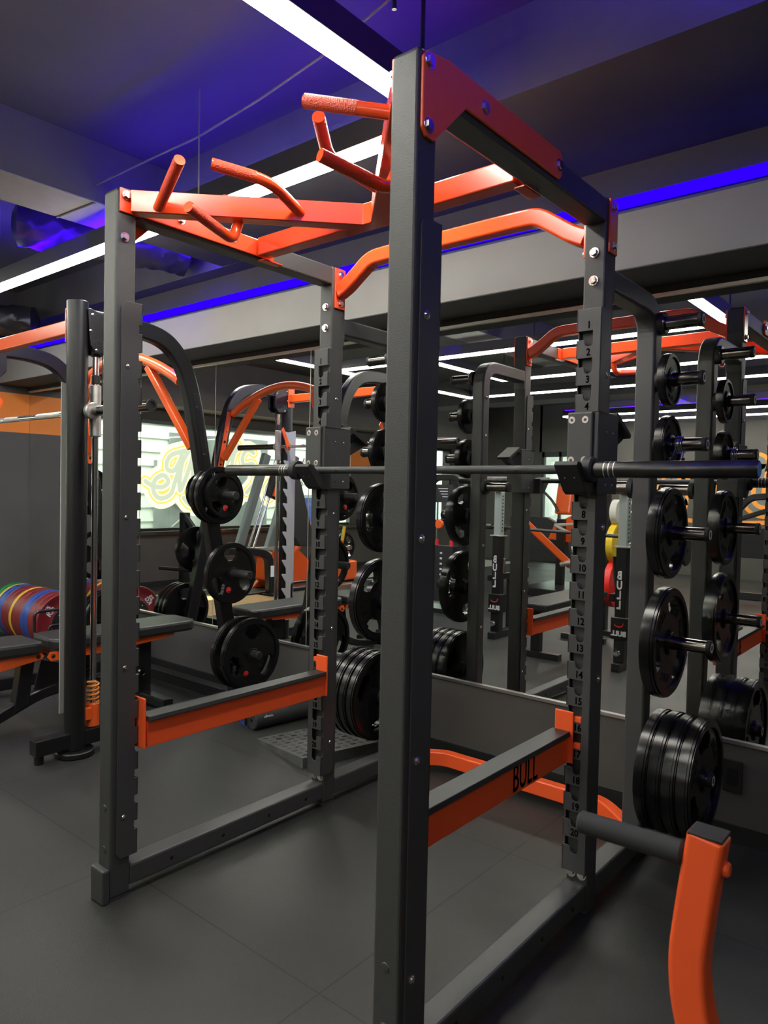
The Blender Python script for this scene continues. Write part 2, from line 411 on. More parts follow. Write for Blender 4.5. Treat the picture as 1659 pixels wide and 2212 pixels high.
# painted lettering on the far wall
def ribbon(mb, pts, w, axis, k, th=.002):
    pts = [Vector((p[0], p[1], 0)) for p in pts]; L = []; R_ = []
    for i, p in enumerate(pts):
        t = (pts[min(i+1, len(pts)-1)]-pts[max(i-1, 0)]).normalized(); n = Vector((-t.y, t.x, 0))
        L.append(p+n*w/2); R_.append(p-n*w/2)
    def P(p, d): return (k+d, p.x, p.y) if axis == 'x' else (p.x, k+d, p.y)
    n = len(pts)
    vs = [P(p, 0) for p in L+R_]+[P(p, th) for p in L+R_]
    fs = []
    for i in range(n-1):
        fs += [(i, i+1, n+i+1, n+i), (2*n+i, 3*n+i, 3*n+i+1, 2*n+i+1), (i, 2*n+i, 2*n+i+1, i+1), (n+i, n+i+1, 3*n+i+1, 3*n+i)]
    fs += [(0, n, 3*n, 2*n), (n-1, 3*n-1, 4*n-1, 2*n-1)]
    mb.add(vs, fs)
    for q in (pts[0], pts[-1]):
        c = [P(q+Vector((math.cos(a), math.sin(a), 0))*w/2, 0) for a in [2*PI*i/14 for i in range(14)]]
        d = [P(q+Vector((math.cos(a), math.sin(a), 0))*w/2, th) for a in [2*PI*i/14 for i in range(14)]]
        mb.add(c+d, [tuple(range(14)), tuple(range(14, 28))]+[(i, (i+1) % 14, 14+(i+1) % 14, 14+i) for i in range(14)])
def smooth(pts, n=6):
    out = []
    P_ = [pts[0]]+list(pts)+[pts[-1]]
    for i in range(1, len(P_)-2):
        a, b, c, d = [Vector((q[0], q[1], 0)) for q in P_[i-1:i+3]]
        for k in range(n):
            t = k/n
            out.append(.5*((2*b)+(c-a)*t+(2*a-5*b+4*c-d)*t*t+(3*b-a-3*c+d)*t**3))
    out.append(Vector((*P_[-1][:2], 0)))
    return [(p.x, p.y) for p in out]
mural = thing('painted_wall_logo', 'orange and grey graffiti style lettering painted on the far wall', 'mural', (-2.0, YB+.004, .9))
STM = [[(-3.3, 1.35), (-3.2, 1.75), (-2.9, 1.9), (-2.8, 1.6), (-3.0, 1.4), (-2.75, 1.25)], [(-2.55, 1.2), (-2.5, 1.85), (-2.3, 1.5), (-2.1, 1.85), (-2.05, 1.2)],
       [(-1.9, 1.6), (-1.7, 1.85), (-1.5, 1.7), (-1.6, 1.35), (-1.85, 1.3), (-1.9, 1.6)], [(-1.3, 1.9), (-1.35, 1.3), (-1.1, 1.2), (-.95, 1.5)], [(-.8, 1.25), (-.7, 1.9), (-.4, 1.75), (-.6, 1.5), (-.3, 1.25)]]
for nm, w, d, m in (('outer_outline', .36, 0, 'mur_or'), ('inner_fill', .24, .003, 'mur_gr'), ('inner_line', .07, .006, 'mur_or')):
    mb = MB()
    for st in STM: ribbon(mb, smooth(st), w, 'y', YB+.003+d)
    if nm == 'outer_outline': ribbon(mb, [(-3.4, 1.02), (-1.9, .90), (-.3, 1.0)], .07, 'y', YB+.003)
    obj(nm, mb, m, mural)
# script sign stuck on the long window (reads correctly in the mirror, reversed from in here)
sign = thing('window_sign', 'cream and amber script lettering stuck on the long window', 'sign', (XW-.098, -2.0, .9))
SGN = [[(.57, 1.385), (.50, 1.345), (.42, 1.325), (.35, 1.33), (.29, 1.38), (.32, 1.44), (.38, 1.45), (.46, 1.39), (.47, 1.28), (.41, 1.21), (.33, 1.21), (.25, 1.26), (.21, 1.37), (.17, 1.48), (.11, 1.61), (.02, 1.75)],
       [(.02, 1.75), (.13, 1.72), (.25, 1.68), (.31, 1.60), (.30, 1.52), (.22, 1.51), (.15, 1.61), (.12, 1.69)], [(.11, 1.61), (.14, 1.46), (.14, 1.29), (.07, 1.42), (.0, 1.61), (-.04, 1.73)],
       [(-.04, 1.73), (-.03, 1.53), (-.04, 1.40), (-.13, 1.44)], [(.09, 1.21), (.02, 1.14), (-.09, 1.12), (-.19, 1.18), (-.24, 1.32), (-.20, 1.48)], [(-.24, 1.32), (-.32, 1.22), (-.40, 1.30), (-.42, 1.48)],
       [(-.46, 1.30), (-.50, 1.60), (-.59, 1.76), (-.65, 1.84), (-.66, 1.80), (-.60, 1.72), (-.56, 1.50), (-.58, 1.25), (-.68, 1.22)],
       [(-.90, 1.76), (-.80, 1.79), (-.73, 1.70), (-.76, 1.61), (-.90, 1.62), (-.92, 1.42), (-.80, 1.28)],
       [(-1.23, 1.46), (-1.12, 1.36), (-1.12, 1.26), (-1.17, 1.21), (-1.27, 1.31)], [(-1.29, 1.46), (-1.30, 1.30), (-1.38, 1.19), (-1.50, 1.24)]]
def offset(pts, d):
    pts = [Vector((p[0], p[1], 0)) for p in pts]; o_ = []
    for i, p in enumerate(pts):
        t_ = (pts[min(i+1, len(pts)-1)]-pts[max(i-1, 0)]).normalized(); o_.append((p.x-t_.y*d, p.y+t_.x*d))
    return o_
import numpy as np
SEG = []
KS = (1.565+6.998)/(1.565+5.308)          # lettering drawn at window scale
for st in SGN:
    q = [(4.865+(p[0]-4.865)*KS, 1.344+(p[1]-1.344)*KS) for p in smooth(st)]; SEG += list(zip(q[:-1], q[1:]))
GY = np.arange(-3.7, -.15, .011); GZ = np.arange(.85, 2.15, .011)
YY, ZZ = np.meshgrid(GY, GZ, indexing='ij'); DD = np.full(YY.shape, 9.0)
for (ay, az), (by, bz) in SEG:
    vy, vz = by-ay, bz-az; l2 = vy*vy+vz*vz+1e-9
    tt = np.clip(((YY-ay)*vy+(ZZ-az)*vz)/l2, 0, 1)
    DD = np.minimum(DD, np.hypot(YY-ay-tt*vy, ZZ-az-tt*vz))
def sheet(lo, hi, x):                        # one thin sheet where lo < distance to the strokes < hi
    F = np.minimum(DD-lo, hi-DD); mb = MB()
    for i in range(F.shape[0]-1):
        for j in range(F.shape[1]-1):
            c = [(i, j), (i+1, j), (i+1, j+1), (i, j+1)]; f = [F[a] for a in c]
            if max(f) <= 0: continue
            P_ = []
            for k in range(4):
                a, b = c[k], c[(k+1) % 4]; fa, fb = f[k], f[(k+1) % 4]
                if fa > 0: P_.append((GY[a[0]], GZ[a[1]]))
                if (fa > 0) != (fb > 0):
                    t = fa/(fa-fb); P_.append((GY[a[0]]+t*(GY[b[0]]-GY[a[0]]), GZ[a[1]]+t*(GZ[b[1]]-GZ[a[1]])))
            if len(P_) >= 3: mb.add([(x, float(p[0]), float(p[1])) for p in P_], [tuple(range(len(P_)))])
    return mb
obj('halo', sheet(.075, .140, XW-.098), 'sgn_cream', sign)
obj('amber_outline', sheet(.052, .0752, XW-.098), 'sgn_or', sign)
obj('cream_line', sheet(.032, .0522, XW-.098), 'sgn_cream', sign)
obj('grey_core', sheet(-1, .0322, XW-.098), 'sgn_gr', sign)
# street side seen through the window
struct('ground_outside', MB().box((-16, -18, -.15), (XW-.2, 8, -.02)), 'concrete')
ext = thing('siding_building', 'white clapboard building across the alley behind the long window', 'building', (-9.6, -4.5, 0))
sd = MB()
for i in range(17):
    z = i*.24; sd.add([(-9.6, -17, z), (-9.56, -17, z), (-9.6, -17, z+.24), (-9.6, 1.2, z), (-9.56, 1.2, z), (-9.6, 1.2, z+.24)], [(0, 1, 4, 3), (1, 2, 5, 4), (0, 2, 1), (3, 4, 5), (0, 3, 5, 2)])
obj('siding', sd, 'siding', ext)
obj('core_wall', MB().box((-10.0, -17, 0), (-9.6, 1.2, 4.08)), 'concrete', ext)
obj('grey_bay', MB().box((-9.565, -4.8, .1), (-9.53, -2.55, 2.28)), 'concrete', ext)
obj('grey_bay', MB().box((-9.565, -2.60, .1), (-9.535, -2.25, 1.78)), 'concrete', ext)
obj('downpipe', MB().tube([(-9.40, -3.0, 0), (-9.40, -3.0, 2.5)], .13), 'pipe', ext)
for a, b in (((-9.50, -2.5, .55), (-9.50, -3.3, 1.15)), ((-9.50, -3.3, .55), (-9.50, -2.5, 1.15)), ((-9.50, -2.4, 1.15), (-9.50, -3.4, 1.15))): obj('pipe_brace', MB().tube([a, b], .015, 8), 'pipe', ext)
for y, m in ((-6.4, 'bblue'), (-8.6, 'galv'), (-11.4, 'galv')): obj('window', MB().box((-9.565, y, .5), (-9.52, y+1.0, 1.15)), m, ext)
struct('wall_outside', MB().box((-6.8, -11.2, 0), (-2.5, -11.0, 3.0)), 'concrete')
# ------------------------------------------------------------------ lamps
def lamp(runs, z, rods, label, W=.070, up=(), tm='tube_dim'):
    xs_ = [p[0] for r_ in runs for p in r_]; ys_ = [p[1] for r_ in runs for p in r_]
    t = thing('linear_light', label, 'ceiling light', ((min(xs_)+max(xs_))/2, (min(ys_)+max(ys_))/2, z))
    hs = MB(); h, g = W/2+.006, W/2
    for k, ((ax, ay), (bx, by)) in enumerate(runs):
        vert = ax == bx; e = -h if vert else h
        a, b = (min(ax, bx), min(ay, by)), (max(ax, bx), max(ay, by))
        f = -g if vert else g
        if vert:
            obj('housing', MB().box((a[0]-h, a[1]+h+.0005, z+.015), (b[0]+h, b[1]-h-.0005, z+.105)), 'housing', t, .002)
            obj('diffuser', MB().box((a[0]-g, a[1]+g, z), (b[0]+g, b[1]-g, z+.0148)), tm, t)
        else:
            obj('housing', MB().box((a[0]-h, a[1]-h, z+.015), (b[0]+h, b[1]+h, z+.105)), 'housing', t, .002)
            obj('diffuser', MB().box((a[0]-g, a[1]-g, z), (b[0]+g, b[1]+g, z+.0148)), tm, t)
    for (ax, ay), (bx, by) in [runs[q] for q in up]:
        obj('blue_uplight', MB().box((min(ax, bx)-.016, min(ay, by)-.016, z+.1055), (max(ax, bx)+.016, max(ay, by)+.016, z+.109)), 'ledh', t)
    for x, y in rods:
        top = (ZS if (-2.26 < x < -1.907) else ZC)-.002
        obj('suspension_rod', MB().tube([(x, y, z+.10), (x, y, top)], .006, 8), 'black', t)
    return t
lamp([((-3.85, .835), (.078, .835)), ((.078, .835), (.078, -.80)), ((-3.85, -.80), (.078, -.80)), ((-3.85, .835), (-3.85, -.80))], 2.6, [(-3.85, .835), (.078, -.80), (-3.85, -.80), (-1.5, -.80)], 'rectangular ring of white tube lights hanging above the power rack', up=(0,), tm='tube')
lamp([((-2.68, -.87), (-2.68, -2.30)), ((-2.68, -2.30), (1.2, -2.30)), ((1.2, -2.30), (1.2, -.80))], 2.6, [(-2.68, -2.30), (1.2, -2.30), (-.7, -2.30)], 'U shaped run of white tube lights behind the ring over the rack')
lamp([((-3.85, -.87), (-3.85, -3.40)), ((-3.85, -3.40), (1.8, -3.40))], 2.6, [(-3.85, -3.40), (1.8, -3.40), (-1.0, -3.40)], 'L shaped run of white tube lights farther from the mirror')
lamp([((2.5, -2.3), (2.5, .3))], 2.6, [(2.5, -2.3), (2.5, .3)], 'added straight white tube light, out of view to the right of the rack', tm='tube_dim')  # added lamp, out of view, whitens the rack's right-hand faces
lamp([((-3.8, -7.2), (1.2, -7.2)), ((-3.8, -7.2), (-3.8, -6.2)), ((-3.8, -6.2), (1.2, -6.2))], 2.6, [(-3.8, -7.2), (1.2, -7.2), (1.2, -6.2)], 'far rectangular run of white tube lights near the lettered wall', up=(0, 2), tm='tube')
for y in (.50, .30):
    tag(obj('hanger_rod', MB().tube([(.074+.05*(y < .4)+.10, y+.1, 2.705), (.074+.05*(y < .4)+.10, y+.1, ZC)], .007, 8), 'black'), 'thin black hanger rod holding the end of the ring light', 'rod', 'hanger rods beside the rack')
ct_ = thing('added_cable_tray', 'added black cable tray with a blue strip light, out of view right of the rack', 'cable tray', (1.39, -.5, 2.72))  # tray and uplight added out of view: blue for the ceiling, none downward
obj('tray', MB().box((1.33, -3.0, 2.72), (1.45, 1.05, 2.76)), 'housing', ct_, .003)
obj('blue_uplight', MB().box((1.365, -2.0, 2.7605), (1.425, 1.04, 2.768)), 'led_added', ct_)
for y in (-2.6, -.8, .9): obj('tray_hanger', MB().box((1.38, y-.01, 2.76), (1.40, y+.01, ZC-.002)), 'black', ct_)
LED = [((XL+.05, 1.800, 2.560), (XR, 1.826, 2.600), 'glowing strip standing in for blue light on the wall above the grey soffit', 'led'),  # emissive strip stands in for the blue glow on the concrete
       ((-2.292, -1.0, 2.80), (-2.2605, 1.70, 2.825), 'blue strip light along the hidden side of the left ceiling beam', 'ledh'),
       ]
for a, b, l, m in LED: tag(obj('blue_glow_strip', MB().box(a, b), m), l, 'strip light')
# ducts
def duct(name, pts, r, m, label):
    mb = MB(); P_ = arc(pts, .2, 8); P2 = []
    for a, b in zip(P_[:-1], P_[1:]):
        k = max(1, int((b-a).length/.03))
        for i in range(k): P2.append(a.lerp(b, i/k))
    P2.append(P_[-1]); n = 28; t = (P2[-1]-P2[0]).normalized(); vs = []
    for i, p in enumerate(P2):
        tt = (P2[min(i+1, len(P2)-1)]-P2[max(0, i-1)]).normalized(); B = tt.cross(Vector((0, 0, 1))).normalized(); N = B.cross(tt)
        e = 1-.55*max(0, abs(2*i/(len(P2)-1)-1)-.93)/.07
        for j in range(n):
            a = 2*PI*j/n; rr = r*e*(1+.05*math.sin(5*a+i*.9)+.045*math.sin(9*a-i*1.7)+.03*random.uniform(-1, 1))
            vs.append(p+B*rr*math.cos(a)+N*rr*math.sin(a))
    mb.add(vs, [(i*n+j, i*n+(j+1) % n, (i+1)*n+(j+1) % n, (i+1)*n+j) for i in range(len(P2)-1) for j in range(n)], True)
    mb.add(vs[:n], [tuple(range(n))]); mb.add(vs[-n:], [tuple(range(n))])
    return tag(obj(name, mb, m), label, 'duct')
duct('insulated_duct', [(-2.94, .70, 2.885), (-2.66, 1.25, 2.87), (-2.52, 1.66, 2.86)], .13, 'duct', 'black foil wrapped duct crossing the left ceiling recess')
tag(obj('round_duct', MB().tube([(-3.5, -.5, 2.89), (-2.97, .64, 2.885)], .12, 28), 'ductg'), 'plain grey round duct feeding the foil wrapped duct', 'duct')
duct('insulated_duct', [(-4.88, 1.05, 2.70), (-4.8, 1.30, 2.68), (-4.55, 1.60, 2.68)], .12, 'duct', 'black foil wrapped duct near the orange wall band')
wp = [(.65, .34, 2.85), (.096, .528, 2.85), (-.286, .610, 2.85), (-.666, .660, 2.85), (-1.103, .697, 2.85), (-1.598, .688, 2.85)]
tag(obj('ceiling_cable', MB().tube([Vector(p) for p in wp]+[Vector((-1.900, .66, 2.83))], .0045, 8), 'wire'), 'thin grey cable strung under the ceiling left of the lamp', 'cable')
tag(obj('ceiling_cable', MB().tube([(-2.26, .64, 2.744), (-1.905, .66, 2.744)], .004, 8), 'wire'), 'thin grey cable clipped under the left ceiling beam', 'cable')
tag(obj('hanging_cable', MB().tube([(-1.103, .697, ZC), (-1.103, .697, 2.50)], .0035, 8), 'wire'), 'thin vertical wire hanging beside the left front upright', 'cable')
ol = thing('wall_outlet', 'black cover plate on the wall below the mirror', 'outlet', (.838, YM-.004, .2))
obj('cover_plate', MB().box((.803, YM-.010, .196), (.874, YM-.0025, .320)), 'blackm', ol, .002)
obj('socket', MB().box((.820, YM-.0115, .225), (.857, YM-.009, .29)), 'hole', ol, .001)

# ------------------------------------------------------------------ power rack
XO, S, YR, H = .6248, .0718, .971, 2.270
XI = XO-S
rack = thing('power_rack', 'large charcoal power rack with orange red pull up bars in front of the mirrors', 'power rack', (0, .75, 0))
rk = dict(parent=rack)
def mirx(mb): return mb
FY = .0705                                   # depth of the front uprights
for sx in (-1, 1):
    a, b = sorted((sx*XI, sx*XO))
    for y0, y1 in ((0, FY), (YR, YR+.0715)):
        mb = MB()
        mb.box((a, y0, .012), (b, y1, H-.004))
        up = obj('upright', mb, 'frame', rack, .006)
        obj('end_cap', MB().box((a+.004, y0+.004, H-.004), (b-.004, y1-.004, H)), 'blackm', up, .002)
        obj('foot_plate', MB().box((a+.002, y0+.002, 0), (b-.002, y1-.002, .012)), 'frame', up)
    # side base rail, front stub foot, storage extension
    mb = MB().box((a, FY, .030), (b, YR, .100)); rl = obj('base_rail', mb, 'frame_s', rack, .007)
    for yy in (.23, .45, .67, .87):
        for s2 in (-1, 1):
            xx = a if s2 < 0 else b
            obj('bolt_hole', MB().cyl((xx+s2*.0004, yy, .062), (xx-s2*.002, yy, .062), .007, 14), 'hole', rl)
    obj('front_foot', MB().box((a-.003, -.026, 0), (b+.003, .0, .112)), 'frame', rack, .006)
    obj('storage_base_rail', MB().box((a, YR+.0715, .030), (b, 1.50, .100)), 'frame_s', rack, .007)
    obj('side_top_beam', MB().box((a, FY, 2.192), (b, YR, 2.264)), 'frame', rack, .006)
# numbered hole channels
NZ = lambda n: 1.876-.0848*(n-1)
def channel(sx, front):
    yf = FY+.023 if front else YR-.024       # numbered face
    dy = -1 if front else 1                  # direction from the numbered face back to the upright
    t = .004; out, inn = sx*.629, sx*.547; ztop, zbot = 1.925, .135
    # numbered face : outline with L shaped notches open on the inner edge
    pts = [(out, zbot), (out, ztop), (inn, ztop)]
    for n in range(1, 21):
        zt = NZ(n)-.0205
        pts += [(inn, zt), (sx*.601, zt)]
        cx, r = sx*.588, .013
        zb = zt-.0365
        for k in range(7):
            ang = PI*k/6; pts.append((cx+sx*r*math.cos(ang), zb-r*math.sin(ang)))
        pts += [(sx*.575, zt-.030), (sx*.571, zt-.027), (inn, zt-.027)]
    pts += [(inn, zbot)]
    ch = obj('notched_channel', MB().prism(pts, 'y', yf, yf+dy*t), 'frame_s', rack, .0012)
    # inner side sheet with the end of each notch cut in its edge
    ys = yf+dy*.074
    p2 = [(ys, zbot+.02), (ys, ztop-.02), (ys-dy*.012, ztop), (yf, ztop)]
    for n in range(1, 21):
        zt = NZ(n)-.0205
        p2 += [(yf, zt), (yf+dy*.0125, zt), (yf+dy*.0125, zt-.027), (yf, zt-.027)]
    p2 += [(yf, zbot), (ys-dy*.012, zbot)]
    obj('channel_side', MB().prism(p2, 'x', inn, inn+sx*t), 'frame_s', ch, .001)
    p3 = [(ys, zbot+.02), (ys, ztop-.02), (ys-dy*.012, ztop), (yf, ztop), (yf, zbot), (ys-dy*.012, zbot)]
    obj('channel_side', MB().prism(p3, 'x', out-sx*t, out), 'frame_s', ch, .001)
    for zz in (1.72, 1.24, .756, .271):
        yy = ys-dy*.053 if False else yf+dy*.052
        dome('bolt', ch, (out, yy, zz), (sx, 0, 0), .008)
        if not front or sx < 0: dome('bolt', ch, (inn, yy, zz), (-sx, 0, 0), .006)
    ny = -dy
    for n in range(1, 21):
        rx = (1, 0, 0) if not front else (-1, 0, 0)
        text('number', str(n), .0310, (sx*.588, yf+ny*.0004, NZ(n)-.003), rx, (0, 0, 1), 'ink', ch, .0004, .85, .0009)
    return ch
for sx in (-1, 1):
    for fr in (True, False): channel(sx, fr)
    for z in (2.103, 2.016): bolt('bolt', rack, (sx*.588, YR, z), (0, -1, 0), .0115, .012)
    for xx in (.570, .606): bolt('bolt', rack, (sx*xx, YR, .122), (0, -1, 0), .0115, .010)
bolt('bolt', rack, (-XI, .029, 2.123), (1, 0, 0), .011, .014)
for sx in (-1, 1):                            # painted plugs on the lower front faces
    for z in (.30, .165): obj('hole_plug', MB().lathe((sx*.588, 0, z), (0, -1, 0), [(0, .0115), (.002, .010), (.003, 0)], 18), 'frame', rack)
# pull up assembly
V = [(-.545, .030), (-.046, .572), (.046, .572), (.545, .030)]
vb = MB(); th = .050
path = [(-.545, .052), (-.036, .574), (.036, .574), (.545, .052)]
vb.sweep([(p[0], p[1], 2.2325) for p in path], [(.024, -.0345), (.026, -.032), (.026, .032), (.024, .0345), (-.024, .0345), (-.026, .032), (-.026, -.032), (-.024, -.0345)], smooth=False)
vt = obj('angled_crossbar', vb, 'red', rack, .003)
for sx in (-1, 1):
    br = obj('crossbar_bracket', MB().box((sx*XI, .010, 2.198), (sx*(XI-.008), .066, 2.272)), 'red', rack, .002)
    bolt('bolt', br, (sx*(XI-.008), .030, 2.250), (-sx, 0, 0), .011, .014)
xb = obj('rear_crossbar', MB().box((-.535, .553, 2.198), (.535, .610, 2.264)), 'red', rack, .004)
for sx in (-1, 1):
    # side plates sandwiching the top beams
    ip = obj('inner_side_plate', MB().prism([(.07, 2.200), (.64, 2.200), (.64, 2.262), (.07, 2.262)], 'x', sx*(XI-.0005), sx*(XI-.010)), 'red', rack, .003)
    for yy in (.23, .45): bolt('bolt', ip, (sx*(XI-.010), yy, 2.232), (-sx, 0, 0), .010, .012)
    obj('under_bracket', MB().box((sx*(XI+.004), .575, 2.186), (sx*(XI-.030), .668, 2.192)), 'red', rack, .002)
    op = obj('outer_side_plate', MB().prism([(.022, 2.265), (.008, 2.250), (.008, 2.104), (.022, 2.088), (.052, 2.088), (.170, 2.205), (.632, 2.205), (.645, 2.218), (.645, 2.268), (.632, 2.280), (.10, 2.280)],
         'x', sx*(XO+.0003), sx*(XO+.009)), 'redm', rack, .003)
    for yy, zz in ((.028, 2.245), (.028, 2.112), (.245, 2.238), (.625, 2.240)):
        bolt('bolt', op, (sx*(XO+.009), yy, zz), (sx, 0, 0), .012, .008)
# grips
r = .0168
def grip(sx, pts, kn):
    P_ = [Vector((sx*p[0], p[1], p[2])) for p in pts]
    g = obj('grip', MB().tube(arc(P_, .06, 8), r, 24), 'red', rack)
    # knurled outer part
    full = arc(P_, .06, 8)
    L = 0; seg = [full[-1]]
    for i in range(len(full)-1, 0, -1):
        d = (full[i]-full[i-1]).length
        if L+d >= kn: seg.append(full[i].lerp(full[i-1], (kn-L)/d)); break
        L += d; seg.append(full[i-1])
    seg[0] = seg[0]-(seg[0]-seg[1]).normalized()*.004
    obj('knurling', MB().tube(seg, r+.0005, 24, False), 'knurl', g)
    return g
for sx in (-1, 1):
    grip(sx, [(.478, .100, 2.215), (.259, .028, 2.283)], .15)
    grip(sx, [(.168, .438, 2.222), (.122, .250, 2.262), (.221, .111, 2.291)], .13)
    grip(sx, [(.330, .300, 2.198), (.325, .275, 2.135), (.272, .068, 2.165)], .15)
    obj('rest_stub', MB().cyl((sx*.36, .27, 2.262), (sx*.36, .27, 2.282), .013, 18, .002), 'red', rack)
# arched rear crossmember with its flanges
am = MB().rtube(arc([(-.545, 1.010, 2.165), (-.500, 1.010, 2.185), (-.375, 1.010, 2.272), (-.30, 1.010, 2.275), (.30, 1.010, 2.275), (.375, 1.010, 2.272), (.500, 1.010, 2.185), (.545, 1.010, 2.165)], .06, 6), .052, .058)
obj('arched_rear_bar', am, 'red', rack, .003)
for sx in (-1, 1):
    fl = obj('rear_bar_flange', MB().box((sx*XI, .982, 2.096), (sx*(XI-.008), 1.041, 2.262)), 'red', rack, .002)
    for z in (2.238, 2.118): bolt('bolt', fl, (sx*(XI-.008), 1.011, z), (-sx, 0, 0), .010, .012)
    fo = obj('rear_bar_flange', MB().box((sx*XO, .984, 2.102), (sx*(XO+.007), 1.044, 2.268)), 'red', rack, .002)
    for z in (2.245, 2.125): bolt('bolt', fo, (sx*(XO+.007), 1.014, z), (sx, 0, 0), .010, .010)
    # storage post bending over from the rear upright
    a = sx*(XI+S/2)
    ps = MB().rtube(arc([(a, 1.045, 2.030), (a, 1.200, 2.030), (a, 1.465, 2.030), (a, 1.465, 1.80), (a, 1.465, .10)], .22, 10), S, .071, up=(0, 0, 1))
    pst = obj('storage_post', ps, 'frame_s', rack, .003)
    obj('post_flange', MB().box((sx*XI, 1.0425, 1.955), (sx*XO, 1.049, 2.145)), 'frame_s', rack, .002)
    obj('post_foot', MB().box((sx*(XI-.004), 1.425, .0), (sx*(XO+.004), 1.505, .030)), 'blackm', rack, .003)
    for z in (1.86, 1.65, 1.36, 1.05, .60): dome('bolt', pst, (sx*(XI), 1.465, z), (-sx, 0, 0), .008)
    for z, e in ((1.968, .778), (1.763, .787), (1.528, .805), (1.211, .824), (.815, .842), (.350, .862)):
        pg = MB().lathe((sx*XO, 1.467, z), (sx, 0, 0), [(0, 0), (0, .039), (.022, .039), (.026, .036), (.026, .0245), (e-XO-.014, .0245)], 28)
        p = obj('plate_peg', pg, 'darkchrome', rack)
        obj('peg_collar', MB().lathe((sx*XO, 1.467, z), (sx, 0, 0), [(0, .0255), (0, .040), (.020, .040), (.024, .037), (.024, .0255)], 28), 'blackm', p)
        obj('peg_cap', MB().lathe((sx*(e-.015), 1.467, z), (sx, 0, 0), [(0, .0), (0, .0258), (.012, .0258), (.015, .023), (.015, 0)], 28), 'blackm', p)
        obj('cap_badge', MB().lathe((sx*e, 1.467, z), (sx, 0, 0), [(0, .017), (.0006, .017), (.0006, .011), (0, .011)], 24), 'white', p)
for sx in (-1, 1):                           # one bare peg on the inner face of each storage post
    pg = obj('plate_peg', MB().lathe((sx*XI, 1.467, 1.372), (-sx, 0, 0), [(0, 0), (0, .0245), (.145, .0245)], 28), 'darkchrome', rack)
    obj('peg_collar', MB().lathe((sx*XI, 1.467, 1.372), (-sx, 0, 0), [(0, .0255), (0, .040), (.018, .040), (.022, .037), (.022, .0255)], 28), 'blackm', pg)
    obj('peg_cap', MB().lathe((sx*(XI-.144), 1.467, 1.372), (-sx, 0, 0), [(0, 0), (0, .0258), (.010, .0258), (.013, .023), (.013, 0)], 28), 'blackm', pg)
# low orange stabiliser
stb = MB().rtube(arc([(-.553, 1.500, .068), (-.440, 1.600, .068), (-.385, 1.635, .068), (.385, 1.635, .068), (.440, 1.600, .068), (.553, 1.500, .068)], .05, 5), .050, .066)
obj('rear_stabiliser', stb, 'redm', rack, .003)

# ------------------------------------------------------------------ safety bars
def safety(sx, label, word):
    y0, y1 = .1035, .943
    t = thing('safety_bar', label, 'safety bar', (sx*.56, .52, .49))
    cx = sx*.540
    obj('beam', MB().box((cx-.020, y0+.006, .486), (cx+.020, y1-.008, .572)), 'redm', t, .002)
    pr = [(cx-.033, .572), (cx+.031, .572), (cx+.033, .576), (cx+.030, .589), (cx-.030, .589), (cx-.033, .585)]
    obj('liner_strip', MB().prism(pr, 'y', y0+.006, y1-.010), 'strip', t, .002)
    for y, d in ((y1, -1), (y0-.006, -1)):
        e = obj('end_plate', MB().box((sx*.545-.032, y-.004, .484), (sx*.545+.032, y+.003, .650)), 'redm', t, .003)
        hy = y+.003 if y > .5 else y-.004
        dd = 1 if y > .5 else -1
        for z in (.630, .545): obj('hook', MB().box((sx*.575, hy, z-.012), (sx*.600, hy+dd*.016, z+.006)), 'redm', e, .002)
    if word:
        text('lettering', word, .114, (cx+.0204, .665, .5285), (0, 1, 0), (0, 0, 1), 'ink', t, .0005, .58, .0006)
    return t
safety(1, 'orange red safety bar lettered BULL on the right side of the rack', 'BULL')
safety(-1, 'plain orange red safety bar on the left side of the rack', '')

